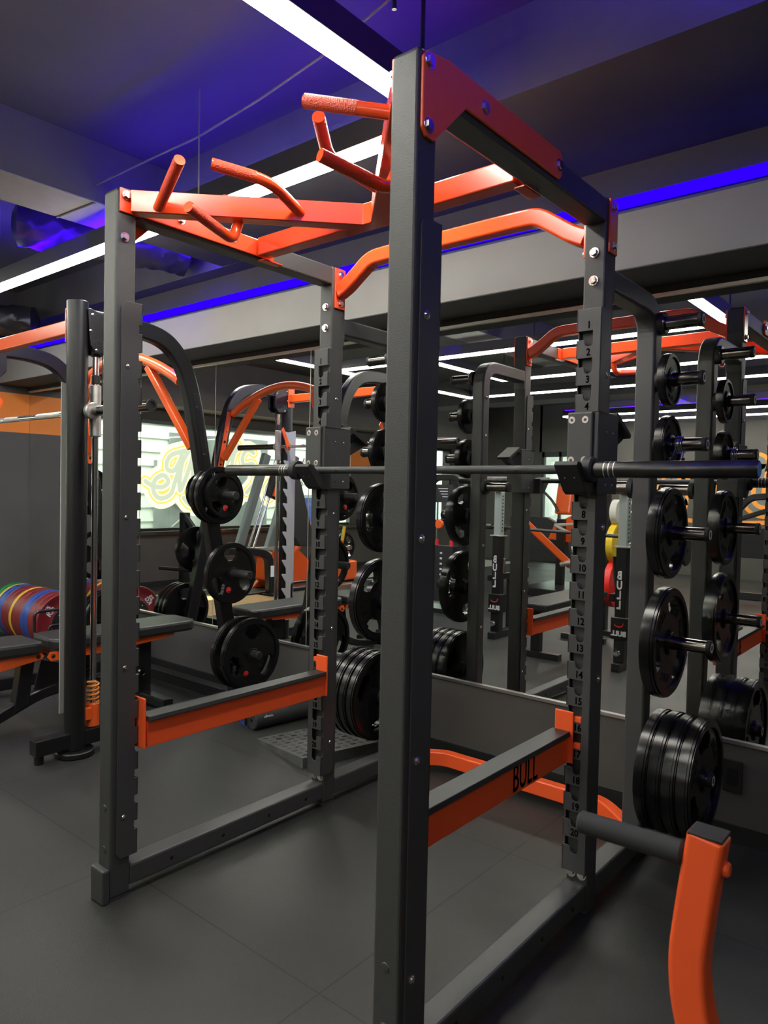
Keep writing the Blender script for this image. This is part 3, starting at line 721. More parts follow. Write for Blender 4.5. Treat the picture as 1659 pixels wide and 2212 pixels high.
# ------------------------------------------------------------------ J cups and barbell
def jcup(sx, label):
    t = thing('j_cup', label, 'bar holder', (sx*.58, .99, 1.34))
    a, b = sorted((sx*.540, sx*.636))
    w = .005
    sl = MB()
    sl.box((a, .928, 1.345), (a+w, 1.085, 1.600)); sl.box((b-w, .928, 1.345), (b, 1.085, 1.600))
    sl.box((a, .928, 1.345), (b, .934, 1.600)); sl.box((a, 1.080, 1.345), (b, 1.086, 1.600))
    s_ = obj('sleeve', sl, 'frame_s', t, .003)
    fp = obj('face_plate', MB().box((a-.006+.004*(sx > 0), .917, 1.415), (b-.014, .928, 1.600)), 'frame_s', t, .006)
    for x in (a+.014, a+.058):
        for z in (1.575, 1.450):
            m_ = MB().lathe((x, .917, z), (0, -1, 0), [(0, .0115), (.0012, .0105), (.0012, .005), (-.001, .004), (-.001, 0)], 20)
            obj('bolt', m_, 'washer', fp)
    pf = [(.928, 1.432), (.902, 1.415), (.893, 1.4045), (.868, 1.4045), (.852, 1.412), (.826, 1.438), (.806, 1.442), (.796, 1.430), (.862, 1.352), (.880, 1.342), (.928, 1.342)]
    ha, hb2 = (.556, .631) if sx > 0 else (-.578, -.500)
    hk = obj('hook', MB().prism(pf, 'x', ha, hb2), 'blackm', t, .002)
    for x in (ha+.022, hb2-.022): obj('screw', MB().lathe((x, .829, 1.392), (0, -.76, -.64), [(0, .003), (.001, .002), (.001, 0)], 10), 'bolt', hk)
    # slanted rear paddle with its strut
    rp = [(1.086, 1.600), (1.098, 1.612), (1.215, 1.548), (1.208, 1.534), (1.110, 1.585), (1.086, 1.570)]
    obj('rear_paddle', MB().prism(rp, 'x', a+.006, b-.006), 'blackm', t, .002)
    obj('strut', MB().prism([(1.208, 1.536), (1.198, 1.528), (1.086, 1.475), (1.086, 1.500), (1.170, 1.552)], 'x', a+.03, b-.03), 'blackm', t, .002)
    for x in (a-.0005, b+.0005):
        for y in (.995, 1.045):
            for z in (1.540, 1.375): obj('screw', MB().lathe((x, y, z), (1 if x > (a+b)/2 else -1, 0, 0), [(-.001, .004), (.0008, .003), (.0008, 0)], 10), 'bolt', s_)
    return t
jcup(-1, 'black sleeve shaped bar holder on the left rear upright')
jcup(1, 'black sleeve shaped bar holder on the right rear upright')
BX, BY, BZ = -.010, .8805, 1.4190
bar = thing('barbell', 'black barbell resting across the rack on the two bar holders', 'barbell', (BX, BY, BZ-.025))
obj('shaft', MB().cyl((BX-.64, BY, BZ), (BX+.64, BY, BZ), .0142, 28), 'shaft', bar)
for x in (-.405, -.08, .11, .40): obj('knurl_ring', MB().cyl((BX+x-.006, BY, BZ), (BX+x+.006, BY, BZ), .01435, 28), 'sleeve', bar)
for s_, ln in ((-1, -1.092), (1, 1.112)):
    a = BX+s_*.628
    c = obj('collar', MB().lathe((a, BY, BZ), (s_, 0, 0), [(0, .014), (0, .036), (.003, .039), (.028, .039), (.034, .034), (.036, .0252)], 36), 'blackm', bar)
    sl = obj('sleeve', MB().lathe((a+s_*.036, BY, BZ), (s_, 0, 0), [(0, .0252), (.010, .0248), (abs(ln)-.664-.004, .0248), (abs(ln)-.664, .0225), (abs(ln)-.664, .0)], 36), 'sleeve', bar)
    for k in (.03, .045, .06): obj('groove', MB().lathe((a+s_*(.036+k), BY, BZ), (s_, 0, 0), [(0, .0249), (.0015, .0253), (.003, .0249)], 36), 'steel', sl)
    obj('end_cap', MB().lathe((BX+s_*abs(ln), BY, BZ), (s_, 0, 0), [(0, .0205), (.0012, .020), (.0012, 0)], 30), 'blue' if s_ > 0 else 'blackm', sl)

# ------------------------------------------------------------------ weight plates
def disc(R, T, rings, n=96):
    """rings: list of (outer radius, half thickness, window test or None); windows are cells left out"""
    mb = MB(); rs = [rings[0][0]]+[r_[0] for r_ in rings[1:]]
    k = len(rings)-1                                   # cells between rs[i] and rs[i+1]
    on = [[not (rings[i+1][2] and rings[i+1][2](2*PI*(j+.5)/n)) for j in range(n)] for i in range(k)]
    for i in range(k):
        h0 = rings[i+1][1]
        for sg in (-1, 1):
            for j in range(n):
                if not on[i][j]: continue
                a0, a1 = 2*PI*j/n, 2*PI*(j+1)/n
                q = [(sg*h0, r_*math.cos(a), r_*math.sin(a)) for r_, a in ((rs[i], a0), (rs[i+1], a0), (rs[i+1], a1), (rs[i], a1))]
                mb.add(q, [(0, 1, 2, 3)])
        for j in range(n):                              # radial walls between a solid and an open cell
            if on[i][j] != on[i][(j+1) % n]:
                a = 2*PI*(j+1)/n
                mb.add([(-h0, rs[i]*math.cos(a), rs[i]*math.sin(a)), (h0, rs[i]*math.cos(a), rs[i]*math.sin(a)), (h0, rs[i+1]*math.cos(a), rs[i+1]*math.sin(a)), (-h0, rs[i+1]*math.cos(a), rs[i+1]*math.sin(a))], [(0, 1, 2, 3)])
    for i in range(k+1):                                # rims at each radius
        for j in range(n):
            hi = rings[i][1] if i > 0 and on[i-1][j] else 0
            ho = rings[i+1][1] if i < k and on[i][j] else 0
            if abs(hi-ho) < 1e-9: continue
            a0, a1 = 2*PI*j/n, 2*PI*(j+1)/n; c = rs[i]
            lo, hi_ = min(hi, ho), max(hi, ho)
            for x0, x1 in (((lo, hi_), (-hi_, -lo)) if lo > 0 else ((-hi_, hi_),)):
                mb.add([(x0, c*math.cos(a0), c*math.sin(a0)), (x1, c*math.cos(a0), c*math.sin(a0)), (x1, c*math.cos(a1), c*math.sin(a1)), (x0, c*math.cos(a1), c*math.sin(a1))], [(0, 1, 2, 3)])
    mb.sm = [True]*len(mb.f)
    return mb
def window(w0, off=PI/2, n=3): 
    def f(a):
        d = ((a-off) % (2*PI/n)); d = min(d, 2*PI/n-d); return d < w0/2
    return f
def plate(R, T, kind, words, badge=False, rot=0.0):
    t = thing('weight_plate', 'x', 'weight plate', (0, 0, 0), None, True)
    h = T/2; off = PI/2+rot
    rg = [(.0262, h, None), (.040, h, None), (.046, h*.86, None), (max(.052, .30*R), h*.62, None)]
    if kind == 'grip' and R > .11:
        if badge: ws = [(.42, .50), (.50, .72), (.60, .86), (.70, .94), (.78, .90), (.83, .70)]
        else: ws = [(.50, .55), (.58, .80), (.66, .92), (.74, .88), (.79, .70)]
        prev = .40
        rg.append((ws[0][0]*R, h*.62, None))
        for (q, w) in ws[1:]: rg.append((q*R, h*.62, window(w, off)))
        rg.append((.845*R, h*.62, None))
    else: rg.append((.845*R, h*.62, None))
    rg += [(.86*R, h*.95, None), (.94*R, h, None), (.955*R, h*.985, None), (.985*R, h*.80, None), (R, h*.45, None)]
    rg = sorted(rg, key=lambda q: q[0])
    obj('disc', disc(R, T, rg), 'rubber', t)
    rb = MB()
    for sg in (-1, 1): rb.lathe((sg*h*.62, 0, 0), (sg, 0, 0), [(0, .0265), (h*.42, .0265), (h*.42, .036), (h*.30, .040), (0, .041)], 36)
    obj('hub_ring', rb, 'rubber', t)
    if badge: obj('hub_liner', MB().lathe((-h*1.02, 0, 0), (1, 0, 0), [(0, .0262), (0, .031), (.0008, .031), (T*1.02, .031), (T*1.02, .0262), (T*1.0, .0258), (.002, .0258)], 36), 'steel', t)
    if badge:
        a = off-PI/3*1.0+PI/3*2+PI
        c = (h*.62+.0006, .55*R*math.cos(-PI/2-.30+rot), .55*R*math.sin(-PI/2-.30+rot))
        bd = obj('badge', MB().lathe(c, (1, 0, 0), [(-.001, .017), (.0008, .017), (.0012, .016), (.0012, 0)], 24), 'redp', t)
    if kind != 'grip' or not badge:
        bp_ = obj('raised_rib', MB(), 'rubber', t) if False else None
    for i, wd in enumerate(words):
        a = off+PI/3+i*2*PI/3
        cc = .62*R
        for sg in ((1,) if badge else (1, -1)):
            rx = Vector((0, -math.sin(a), math.cos(a)))*(1)
            ux = Vector((0, math.cos(a), math.sin(a)))
            if sg > 0: rx = -rx
            o = text('embossed_lettering', wd, .20*R, (sg*(h*.62+.0008), cc*math.cos(a), cc*math.sin(a)), (rx if True else rx), ux, 'rubber', t, .0012, .9, .0004)
    return t
def put(proto, loc, label, group=None, roll=0.0, first=[]):
    if proto.name not in first: first.append(proto.name); c = proto
    else: c = copy_tree(proto)
    if XF: loc = XF(loc)
    c.location = loc; c.rotation_euler = (roll, 0, 0); c['label'] = label
    if group: c['group'] = group
    return c
P2 = plate(.096, .030, 'grip', ['2.5KG'])
P3 = plate(.108, .034, 'solid', ['BULL', '5KG'])
P4 = plate(.166, .046, 'grip', ['BULL', '10KG', '22LBS'])
P5 = plate(.200, .052, 'grip', ['BULL', '15KG', '33LBS'])
P6 = plate(.214, .0455, 'grip', ['BULL', '20KG', '45LBS'])
for sx, side in ((1, 'right'), (-1, 'left')):
    a = XO+.0245
    zc = lambda z: z-.0012
    put(P2, (sx*(a+.017), 1.467, zc(1.763)), 'smallest black rubber plate, second peg down on the %s storage post' % side, roll=.9+sx)
    put(P3, (sx*(a+.019), 1.467, zc(1.528)), 'small black rubber plate held by a spring clip on the %s storage post' % side, roll=-.8+sx*.3)
    put(P4, (sx*(a+.028), 1.467, zc(1.211)), 'medium black grip plate at mid height on the %s storage post' % side, roll=.5+.9*sx)
    put(P5, (sx*(a+.031), 1.467, zc(.815)), 'large black grip plate hanging alone above the %s stack of four' % side, roll=.2-.5*sx)
    nm = ['innermost', 'second from the post', 'third from the post', 'outermost']
    for k in range(4):
        put(P6, (sx*(a+.0265+.0475*k), 1.467+random.uniform(-.002, .002), zc(.350)), '%s of four big black plates on the lowest %s peg' % (nm[k], side), 'big plates on the lowest %s peg' % side, roll=.4*k+sx)
    # wire spring clip
    t = thing('spring_clip', 'chrome wire spring clip on the %s storage peg beside the small plate' % side, 'clip', (sx*.71, 1.467, 1.50))
    co = [(sx*(.700+.0065*q/24), 1.467+.029*math.cos(2*PI*q/24+1), 1.528+.029*math.sin(2*PI*q/24+1)) for q in range(24*4+1)]
    obj('coil', MB().tube(co, .0028, 10), 'chrome', t)
    p0, p1 = co[0], co[-1]
    obj('lever', MB().tube(arc([p0, (p0[0], 1.437, 1.50), (p0[0]-sx*.0, 1.400, 1.478)], .02), .0028, 8), 'chrome', t)
    obj('lever', MB().tube(arc([p1, (p1[0], 1.455, 1.500), (p1[0]+sx*.002, 1.440, 1.455)], .02), .0028, 8), 'chrome', t)
    obj('lever_grip', MB().cyl((p1[0]+sx*.002, 1.452, 1.480), (p1[0]+sx*.004, 1.434, 1.430), .0065, 12, .002), 'blackm', t)

# ------------------------------------------------------------------ smith machine
SX = (-1.875, -3.135)
sm = thing('smith_machine', 'black smith machine with orange braces left of the power rack', 'smith machine', (-2.5, .95, 0))
LEGP = [(.62, 2.155), (.90, 2.158), (1.06, 2.125), (1.165, 2.01), (1.225, 1.83), (1.58, .06)]
def legy(z): return 1.225+(1.83-z)/(1.83-.06)*(1.58-1.225)
for i, X in enumerate(SX):
    d = 1 if i == 0 else -1                      # outward
    po = obj('front_post', MB().cyl((X, .56, .03), (X, .56, 2.232), .050, 36, .003), 'blackt', sm)
    obj('base_disc', MB().cyl((X, .56, .0), (X, .56, .030), .092, 40, .005), 'blackt', sm)
    fb = obj('foot_beam', MB().box((X-.035, .355, .045), (X+.035, 1.62, .120)), 'blackt', sm, .004)
    obj('rubber_foot', MB().cyl((X, .385, 0), (X, .385, .046), .022, 20), 'rubber', fb)
    obj('base_disc', MB().cyl((X, 1.585, .0), (X, 1.585, .026), .10, 40, .005), 'blackt', sm)
    lg = obj('rear_arm', MB().rtube(arc([(X, y, z) for y, z in LEGP], .16, 8), .065, .088, up=(0, 0, 1)), 'blackt', sm, .004)
    for z in (1.78, 1.52, 1.30):
        dome('bolt', lg, (X+.0325, legy(z), z), (1, 0, 0), .009, 'black')
    obj('arm_panel', MB().prism([(legy(1.86)-.014, 1.86), (legy(1.24)-.014, 1.24), (legy(1.24)+.026, 1.24), (legy(1.86)+.026, 1.86)], 'x', X+.032, X+.0345), 'black', lg, .001)
    # pulley housing
    pl = [(.585, 2.195), (.60, 2.20), (.70, 2.17), (.735, 2.12), (.735, 2.02), (.70, 1.985), (.625, 1.985), (.600, 2.02)]
    ph = obj('pulley_housing', MB().prism(pl, 'x', X+.020, X+.052), 'blackt', sm, .004)
    ph2 = obj('pulley_housing', MB().prism(pl, 'x', X-.052, X-.020), 'blackt', sm, .004)
    text('embossed_lettering', 'FORCE', .038, (X+.0530, .665, 2.035), (0, 1, 0), (0, 0, 1), 'blackm', ph, .001, 1.1, .0006)
    for y, z in ((.61, 2.17), (.60, 2.09), (.63, 2.00), (.72, 2.14)): dome('bolt', ph, (X+.052, y, z), (1, 0, 0), .006)
    # guide rod, spring stop, catch strip
    obj('guide_rod', MB().cyl((X, .655, .12), (X, .655, 2.06), .0155, 24), 'chrome', sm)
    obj('rod_cap', MB().cyl((X, .655, 1.975), (X, .655, 2.04), .022, 20), 'blackm', sm)
    sp = [(X+.027*math.cos(q*.35), .655+.027*math.sin(q*.35), .245+.0012*q) for q in range(0, 18*5+1)]
    obj('spring', MB().tube(sp, .0048, 10), 'amber', sm)
    cu = obj('spring_seat', MB().cyl((X, .655, .125), (X, .655, .240), .032, 28, .003), 'orange', sm)
    obj('seat_lug', MB().box((X+.005, .600, .165), (X+.03, .635, .225)), 'orange', cu, .003)
    ct = [(.512, .20), (.512, 1.84)]
    nt_ = 13
    for k in range(nt_):
        z = 1.78-.122*k
        ct += [(.598, z+.040), (.640, z+.046), (.648, z+.036), (.612, z-.016), (.600, z-.030)] if k < nt_ else []
    ct += [(.598, .20)]
    cs = obj('catch_strip', MB().prism(ct, 'x', X-d*.060, X-d*.067), 'silver', sm, .001)
    for k in range(6): dome('bolt', cs, (X-d*.060+.0 if d < 0 else X-.060, .545, 1.70-.27*k), (1, 0, 0), .006, 'black')
    # weight horns on the rear arm
    for z, L in ((1.295, .235), (.850, .255), (.380, .235)):
        y = legy(z)
        hn = obj('weight_horn', MB().lathe((X+d*.0325, y, z), (d, 0, 0), [(0, 0), (0, .040), (.014, .040), (.016, .0245), (L-.004, .0245), (L, .021), (L, 0)], 28), 'blackm', sm)
        obj('end_screw', MB().lathe((X+d*(.0325+L), y, z), (d, 0, 0), [(0, .006), (.001, .005), (.001, 0)], 6), 'hole', hn)
    # orange diagonal brace plate and brace
    y1 = legy(1.60)-.050
    xa, xb = X-d*.0325, X-d*.0385
    bp2 = obj('brace_plate', MB().prism([(legy(1.92)-.022, 1.94), (legy(1.92)+.020, 1.94), (legy(1.48)+.020, 1.48), (legy(1.48)-.022, 1.48)], 'x', xa, xb), 'orange', sm, .002)
    for z in (1.70, 1.52): dome('bolt', bp2, (xb, legy(z), z), (-d, 0, 0), .009, 'black')
    obj('diagonal_brace', MB().rtube([(X-d*.050, legy(1.60)-.005, 1.560), (X-d*.330, 1.160, 2.030)], .040, .050, up=(0, 1, 0)), 'orange', sm, .004)
x0, x1 = SX[1], SX[0]
arcpts = [(x0+(x1-x0)*q/24, 1.175-.02*math.sin(PI*q/24), 1.925+.185*math.sin(PI*q/24)**.9) for q in range(25)]
arcpts = [(x0+.036+(x1-x0-.072)*q/24, p[1], p[2]) for q, p in enumerate(arcpts)]
obj('arched_crossbar', MB().tube(arcpts, .030, 24), 'orange', sm)
fbm = obj('front_crossbar', MB().box((SX[1]+.058, .535, 2.078), (SX[0]-.058, .585, 2.146)), 'orange', sm, .005)
for X, s_ in ((SX[0], -1), (SX[1], 1)):
    obj('crossbar_flange', MB().box((X+s_*.050, .525, 2.035), (X+s_*.058, .595, 2.200)), 'orange', sm, .002)
obj('rear_floor_beam', MB().box((SX[1]+.036, 1.53, .045), (SX[0]-.036, 1.60, .115)), 'blackt', sm, .004)
# bar carriage
BYs, BZs = .612, 1.700
obj('smith_bar', MB().cyl((-3.30, BYs, BZs), (-1.71, BYs, BZs), .0145, 24), 'chrome', sm)
obj('bar_knurl', MB().cyl((-2.80, BYs, BZs), (-2.62, BYs, BZs), .0152, 24), 'steel', sm)
obj('bar_knurl', MB().cyl((-2.40, BYs, BZs), (-2.14, BYs, BZs), .0152, 24), 'steel', sm)
for X, s_ in ((SX[0], 1), (SX[1], -1)):
    cr = obj('linear_bearing', MB().cyl((X, .655, 1.580), (X, .655, 1.835), .027, 28, .003), 'steel', sm)
    obj('bearing_arm', MB().cyl((X+s_*.055, .600, BZs), (X+s_*.085, .600, BZs), .040, 28, .004), 'steel', sm)
    obj('bar_sleeve', MB().cyl((X+s_*.085, BYs, BZs), (X+s_*.56, BYs, BZs), .0250, 28, .003), 'darkchrome', sm)
    obj('sleeve_cap', MB().lathe((X+s_*.56, BYs, BZs), (s_, 0, 0), [(0, .026), (.010, .026), (.010, .017), (.004, .015), (.004, 0)], 28), 'blackm', sm)
    hk = [(.600, 1.665), (.640, 1.68), (.655, 1.74), (.700, 1.83), (.680, 1.86), (.655, 1.82), (.615, 1.74), (.590, 1.71)]
    h1 = obj('safety_hook', MB().prism(hk, 'x', X-s_*.085, X-s_*.093), 'orange', sm, .002)
    dome('bolt', h1, (X-s_*.085, .635, 1.755), (1, 0, 0), .008, 'black')
    obj('bearing_knob', MB().cyl((X, .655, 1.84), (X, .655, 1.885), .020, 18, .004), 'blackm', sm)
    obj('lift_cable', MB().tube([(X, .690, 1.84), (X, .690, 2.02)], .003, 8), 'black', sm)
S17 = plate(.162, .040, 'grip', ['10KG', '22LBS'], True)
S12 = plate(.125, .034, 'grip', ['5KG', '11LBS'], True, .35)
S18 = plate(.176, .044, 'grip', ['15KG', '33LBS'], True, .05)
S21 = plate(.208, .046, 'grip', ['20KG', '45LBS'], True, -.10)
X = SX[0]
put(S17, (X+.070, legy(1.295), 1.294), 'inner black grip plate on the top horn of the smith machine')
put(S17, (X+.117, legy(1.295), 1.294), 'second black grip plate on the top horn of the smith machine', roll=.5)
put(S12, (X+.158, legy(1.295), 1.294), 'small front black grip plate with red badge on the top smith machine horn')
put(S18, (X+.115, legy(.85), .849), 'single black grip plate with red badge on the middle smith machine horn')
put(S21, (X+.100, legy(.38), .379), 'rear black grip plate on the lowest smith machine horn', roll=.3)
put(S21, (X+.190, legy(.38), .379), 'front black grip plate with red badge on the lowest smith machine horn')
X = SX[1]
put(S17, (X-.070, legy(1.295), 1.294), 'inner black plate on the far side top horn of the smith machine', roll=.2)
put(S17, (X-.117, legy(1.295), 1.294), 'outer black plate on the far side top horn of the smith machine', roll=.9)
put(S18, (X-.095, legy(.85), .849), 'black plate on the far side middle horn of the smith machine', roll=.4)
for k, w in enumerate(('inner', 'middle', 'outer')):
    put(S21, (X-.078-.050*k, legy(.38), .379), '%s of three black plates on the far side lowest smith machine horn' % w, roll=.3*k)

# ------------------------------------------------------------------ bench inside the smith machine
bn = thing('adjustable_bench', 'black adjustable bench with orange side rails inside the smith machine', 'bench', (-2.46, .8, 0))
def pad_mesh(x0, x1, y0, y1, z0, z1, c):
    p = [(x0, y0+c), (x0+c, y0), (x1-c, y0), (x1, y0+c), (x1, y1-c), (x1-c, y1), (x0+c, y1), (x0, y1-c)]
    q = []
    for i in range(8):
        q.append(p[i])
    return MB().prism(q, 'z', z0, z1)
obj('back_pad', pad_mesh(-2.60, -2.30, .660, 1.600, .425, .490, .05), 'pad', bn, .016)
sp_ = pad_mesh(-2.60, -2.30, .150, .615, .425, .490, .03)
sp_.v = [(x, y, z+(.615-y)*.02) for x, y, z in sp_.v]
obj('seat_pad', sp_, 'pad', bn, .016)
for x in (-2.34, -2.56):
    r1 = obj('side_rail', MB().prism([(.640, .395), (.655, .422), (1.40, .424), (1.40, .400), (1.02, .372), (.66, .372)], 'x', x, x+.008), 'orange', bn, .001)
    r2_ = obj('side_rail', MB().prism([(.20, .424), (.610, .424), (.622, .408), (.612, .392), (.20, .330)], 'x', x, x+.008), 'orange', bn, .001)
    dome('bolt', r1, (x+.008, .672, .398), (1, 0, 0), .009, 'black'); dome('bolt', r2_, (x+.008, .592, .408), (1, 0, 0), .009, 'black')
obj('pad_tray', MB().box((-2.55, .70, .405), (-2.345, 1.45, .424)), 'orange', bn, .003)
mf = MB().rtube(arc([(-2.45, .10, .045), (-2.45, .34, .050), (-2.45, .68, .190), (-2.45, 1.00, .190), (-2.45, 1.30, .10)], .12, 6), .055, .060)
mfo = obj('main_frame', mf, 'black', bn, .004)
obj('hinge_post', MB().prism([(.50, .10), (.58, .13), (.615, .40), (.545, .40)], 'x', -2.485, -2.415), 'black', bn, .004)
pln = obj('name_plate', MB().box((-2.421, .80, .222), (-2.416, .96, .275)), 'blackt', bn, .001)
text('lettering', 'FORCE', .040, (-2.4155, .885, .248), (0, 1, 0), (0, 0, 1), 'ink', pln, .0006, 1.1, .0008)
obj('gusset', MB().prism([(.62, .20), (.98, .23), (.98, .40), (.86, .30), (.66, .36)], 'x', -2.455, -2.445), 'black', bn, .001)
obj('rear_post', MB().box((-2.495, 1.235, .06), (-2.405, 1.325, .425)), 'black', bn, .005)
obj('rear_cross_foot', MB().box((-2.70, 1.245, .018), (-2.15, 1.315, .070)), 'black', bn, .006)
obj('front_cross_foot', MB().box((-2.66, .07, .018), (-2.24, .13, .070)), 'black', bn, .006)
for x, y in ((-2.68, 1.28), (-2.17, 1.28), (-2.64, .10), (-2.26, .10)): obj('foot_cap', MB().cyl((x, y, 0), (x, y, .02), .022, 18), 'rubber', bn)
obj('adjuster_knob', MB().lathe((-2.405, 1.25, .20), (1, -.25, 0), [(0, .010), (.03, .010), (.03, .026), (.055, .024), (.055, .014), (.048, .012), (.048, 0)], 24), 'darkchrome', bn)
obj('back_pad_handle', MB().tube(arc([(-2.58, .70, .47), (-2.62, .70, .47), (-2.62, .70, .60), (-2.62, .95, .60), (-2.62, .95, .47), (-2.58, .95, .47)], .03), .009, 12), 'black', bn)

# ------------------------------------------------------------------ things on the floor by the mirror
rp = thing('tread_ramp', 'grey diamond tread ramp lying on the floor behind the left rear upright', 'ramp', (-1.15, 1.47, 0))
RC = [(-1.372, 1.300), (-.915, 1.200), (-.80, 1.62), (-1.27, 1.74)]
rm = MB(); hts = (.012, .050, .050, .012)
rm.add([(x, y, 0) for x, y in RC]+[(x, y, h) for (x, y), h in zip(RC, hts)], [(3, 2, 1, 0), (4, 5, 6, 7), (0, 1, 5, 4), (1, 2, 6, 5), (2, 3, 7, 6), (3, 0, 4, 7)])
tr_ = MB(); A, B_, D_ = Vector((*RC[0], .012)), Vector((*RC[1], .050)), Vector((*RC[3], .012))
eu, ev = (B_-A), (D_-A)
nrm = eu.cross(ev).normalized()
for i in range(9):
    for j in range(9):
        c = A+eu*((i+.75)/9.5)+ev*((j+.75)/9.5)
        if (i, j) == (1, 1): continue
        d1 = eu.normalized() if (i+j) % 2 else ev.normalized(); d2 = nrm.cross(d1)
        for q in (-.006, .006): tr_.obox(c+d2*q, d1, d2, nrm, (.014, .0018, .0022))
rm.add(tr_.v, tr_.f)
obj('ramp_body', rm, 'ramp', rp)
c = A+eu*.19+ev*.19
obj('ramp_hole', MB().lathe(c+nrm*.0006, nrm, [(0, .018), (.0008, .014), (0, 0)], 24), 'hole', rp)
bpd = thing('barbell_pad', 'black foam barbell pad with blue strap lying beside the tread ramp', 'pad', (-1.56, 1.56, 0))
a, b = Vector((-1.525, 1.395, .050)), Vector((-1.475, 1.775, .050))
ax = (b-a); L = ax.length
obj('foam_roll', MB().lathe(a, ax, [(0, .012), (0, .044), (.006, .050), (L*.36, .050), (L*.365, .0475), (L*.60, .0475), (L*.605, .050), (L-.006, .050), (L, .044), (L, .012), (0.0, .012)], 36), 'foam', bpd)
text('lettering', 'revenger', .019, a+ax*.20+Vector((.0455, 0, .0215)), -ax, Vector((.43, 0, -.9)), 'white', bpd, .0004, .9)
obj('blue_strap', MB().sweep([(-1.572, 1.40, .004), (-1.600, 1.375, .045), (-1.600, 1.385, .105), (-1.575, 1.52, .128), (-1.550, 1.68, .122), (-1.52, 1.79, .060)], [(-.014, -.0012), (.014, -.0012), (.014, .0012), (-.014, .0012)], smooth=False), 'bluestrap', bpd)
obj('black_strap', MB().sweep([(-1.560, 1.385, .020), (-1.562, 1.385, .085), (-1.530, 1.52, .1015), (-1.50, 1.72, .1015)], [(-.010, -.001), (.010, -.001), (.010, .001), (-.010, .001)], smooth=False), 'blackm', bpd)

# ------------------------------------------------------------------ coloured bumper plates on their low rack
br_ = thing('bumper_plate_rack', 'low black rail rack holding coloured bumper plates by the left wall', 'plate rack', (-4.55, 1.5, 0))
for y in (1.435, 1.605): obj('rail', MB().box((-5.12, y-.02, .028), (-3.80, y+.02, .060)), 'black', br_, .004)
for x in (-5.08, -3.84): obj('rack_foot', MB().box((x-.02, 1.36, 0), (x+.02, 1.66, .030)), 'black', br_, .003)
obj('end_handle', MB().tube(arc([(-3.83, 1.36, .05), (-3.83, 1.36, .27), (-3.83, 1.68, .27), (-3.83, 1.68, .05)], .04), .011, 14), 'black', br_)
SEQ = [('bred', .080, '25'), ('bred', .080, '25'), ('bblue', .060, '20'), ('bblue', .060, '20'), ('bred', .080, '25'), ('bred', .078, '25'), ('byel', .040, '15'), ('bred', .072, '25'), ('bred', .070, '25'), ('bblue', .060, '20'), ('bblue', .060, '20'), ('byel', .032, '15'), ('bgrn', .050, '10'), ('bgrn', .050, '10')]
CN = dict(bred='dark red', bblue='blue', byel='yellow', bgrn='green')
x = -3.895; seen = {}
pos = ['frontmost', 'next behind the frontmost', 'third from the front', 'fourth from the front', 'fifth from the front', 'sixth from the front', 'seventh from the front', 'eighth from the front', 'ninth from the front', 'tenth from the front', 'eleventh from the front', 'twelfth from the front', 'last but one', 'rearmost']
for i, (m, T, kg) in enumerate(SEQ):
    t = thing('bumper_plate', '%s bumper plate on the low rail rack, %s' % (CN[m], pos[i]), 'weight plate', (x-T/2, 1.52, .28), 'coloured bumper plates on the rail rack')
    R, h = .225, T/2-.0008
    cx, cy, cz = x-T/2, 1.52, .060+.2095
    obj('rubber_disc', MB().lathe((cx-h, cy, cz), (1, 0, 0), [(0, .026), (0, .110), (.003, .115), (.003, .195), (0, .200), (0, .220), (.004, R), (2*h-.004, R), (2*h, .220), (2*h, .200), (2*h-.003, .195), (2*h-.003, .115), (2*h, .110), (2*h, .026), (0, .026)], 64), m, t)
    hb = obj('steel_hub', MB().lathe((cx+h-.001, cy, cz), (1, 0, 0), [(0, .108), (.0025, .106), (.0025, .040), (.005, .038), (.005, .026), (0, .026)], 40), 'blackm', t)
    if i == 0:
        for a in range(6): dome('bolt', hb, (cx+h+.001, cy+.075*math.cos(a*PI/3+.2), cz+.075*math.sin(a*PI/3+.2)), (1, 0, 0), .005)
    if i in (0,):
        for a0, wd in ((PI*.78, kg), (PI*.78, 'KG'), (-PI*.70, 'BULL'), (-PI*.05, kg), (-PI*.05, 'KG')):
            rr_ = .180 if wd == kg else .140
            rr_ = .160 if wd == 'BULL' else rr_
            text('lettering', wd, .050, (cx+h-.0020, cy+rr_*math.cos(a0), cz+rr_*math.sin(a0)), (0, -math.sin(a0)*-1, math.cos(a0)*-1), (0, math.cos(a0), math.sin(a0)), 'white', t, .0005, 1.1, .002)
    x -= T

# ------------------------------------------------------------------ blurred near bench at the right edge
nb = thing('roller_pad_bench', 'out of focus orange tube with black roller pad at the right edge, nearest the camera', 'exercise bench', (1.7, .1, 0))
C0 = Vector(cam.location)
pth = arc([(1.217, .10, .765), (1.203, .10, .655), (1.190, .10, .53), (1.204, .10, .43), (1.27, .10, .28), (1.46, .10, .040), (1.95, .10, .034)], .07, 8)
obj('bent_tube', MB().rtube([tuple(p) for p in pth], .056, .062, up=(1, 0, 0)), 'redm', nb, .004)
obj('tube_cap', MB().box((1.188, .073, .764), (1.246, .127, .770)), 'blackm', nb, .002)
obj('weld_nut', MB().lathe((1.242, .102, .712), (1, 0, 0), [(0, .013), (.006, .013), (.010, .010), (.010, 0)], 20), 'redm', nb)
obj('roller_pad', MB().cyl((1.180, .090, .722), (.988, .083, .722), .0205, 30, .005), 'foam', nb)
obj('cross_foot', MB().box((1.90, -.25, .0), (1.96, .45, .060)), 'blackt', nb, .004)
obj('cross_foot', MB().box((1.50, -.15, .0), (1.56, .35, .0028)), 'blackt', nb)

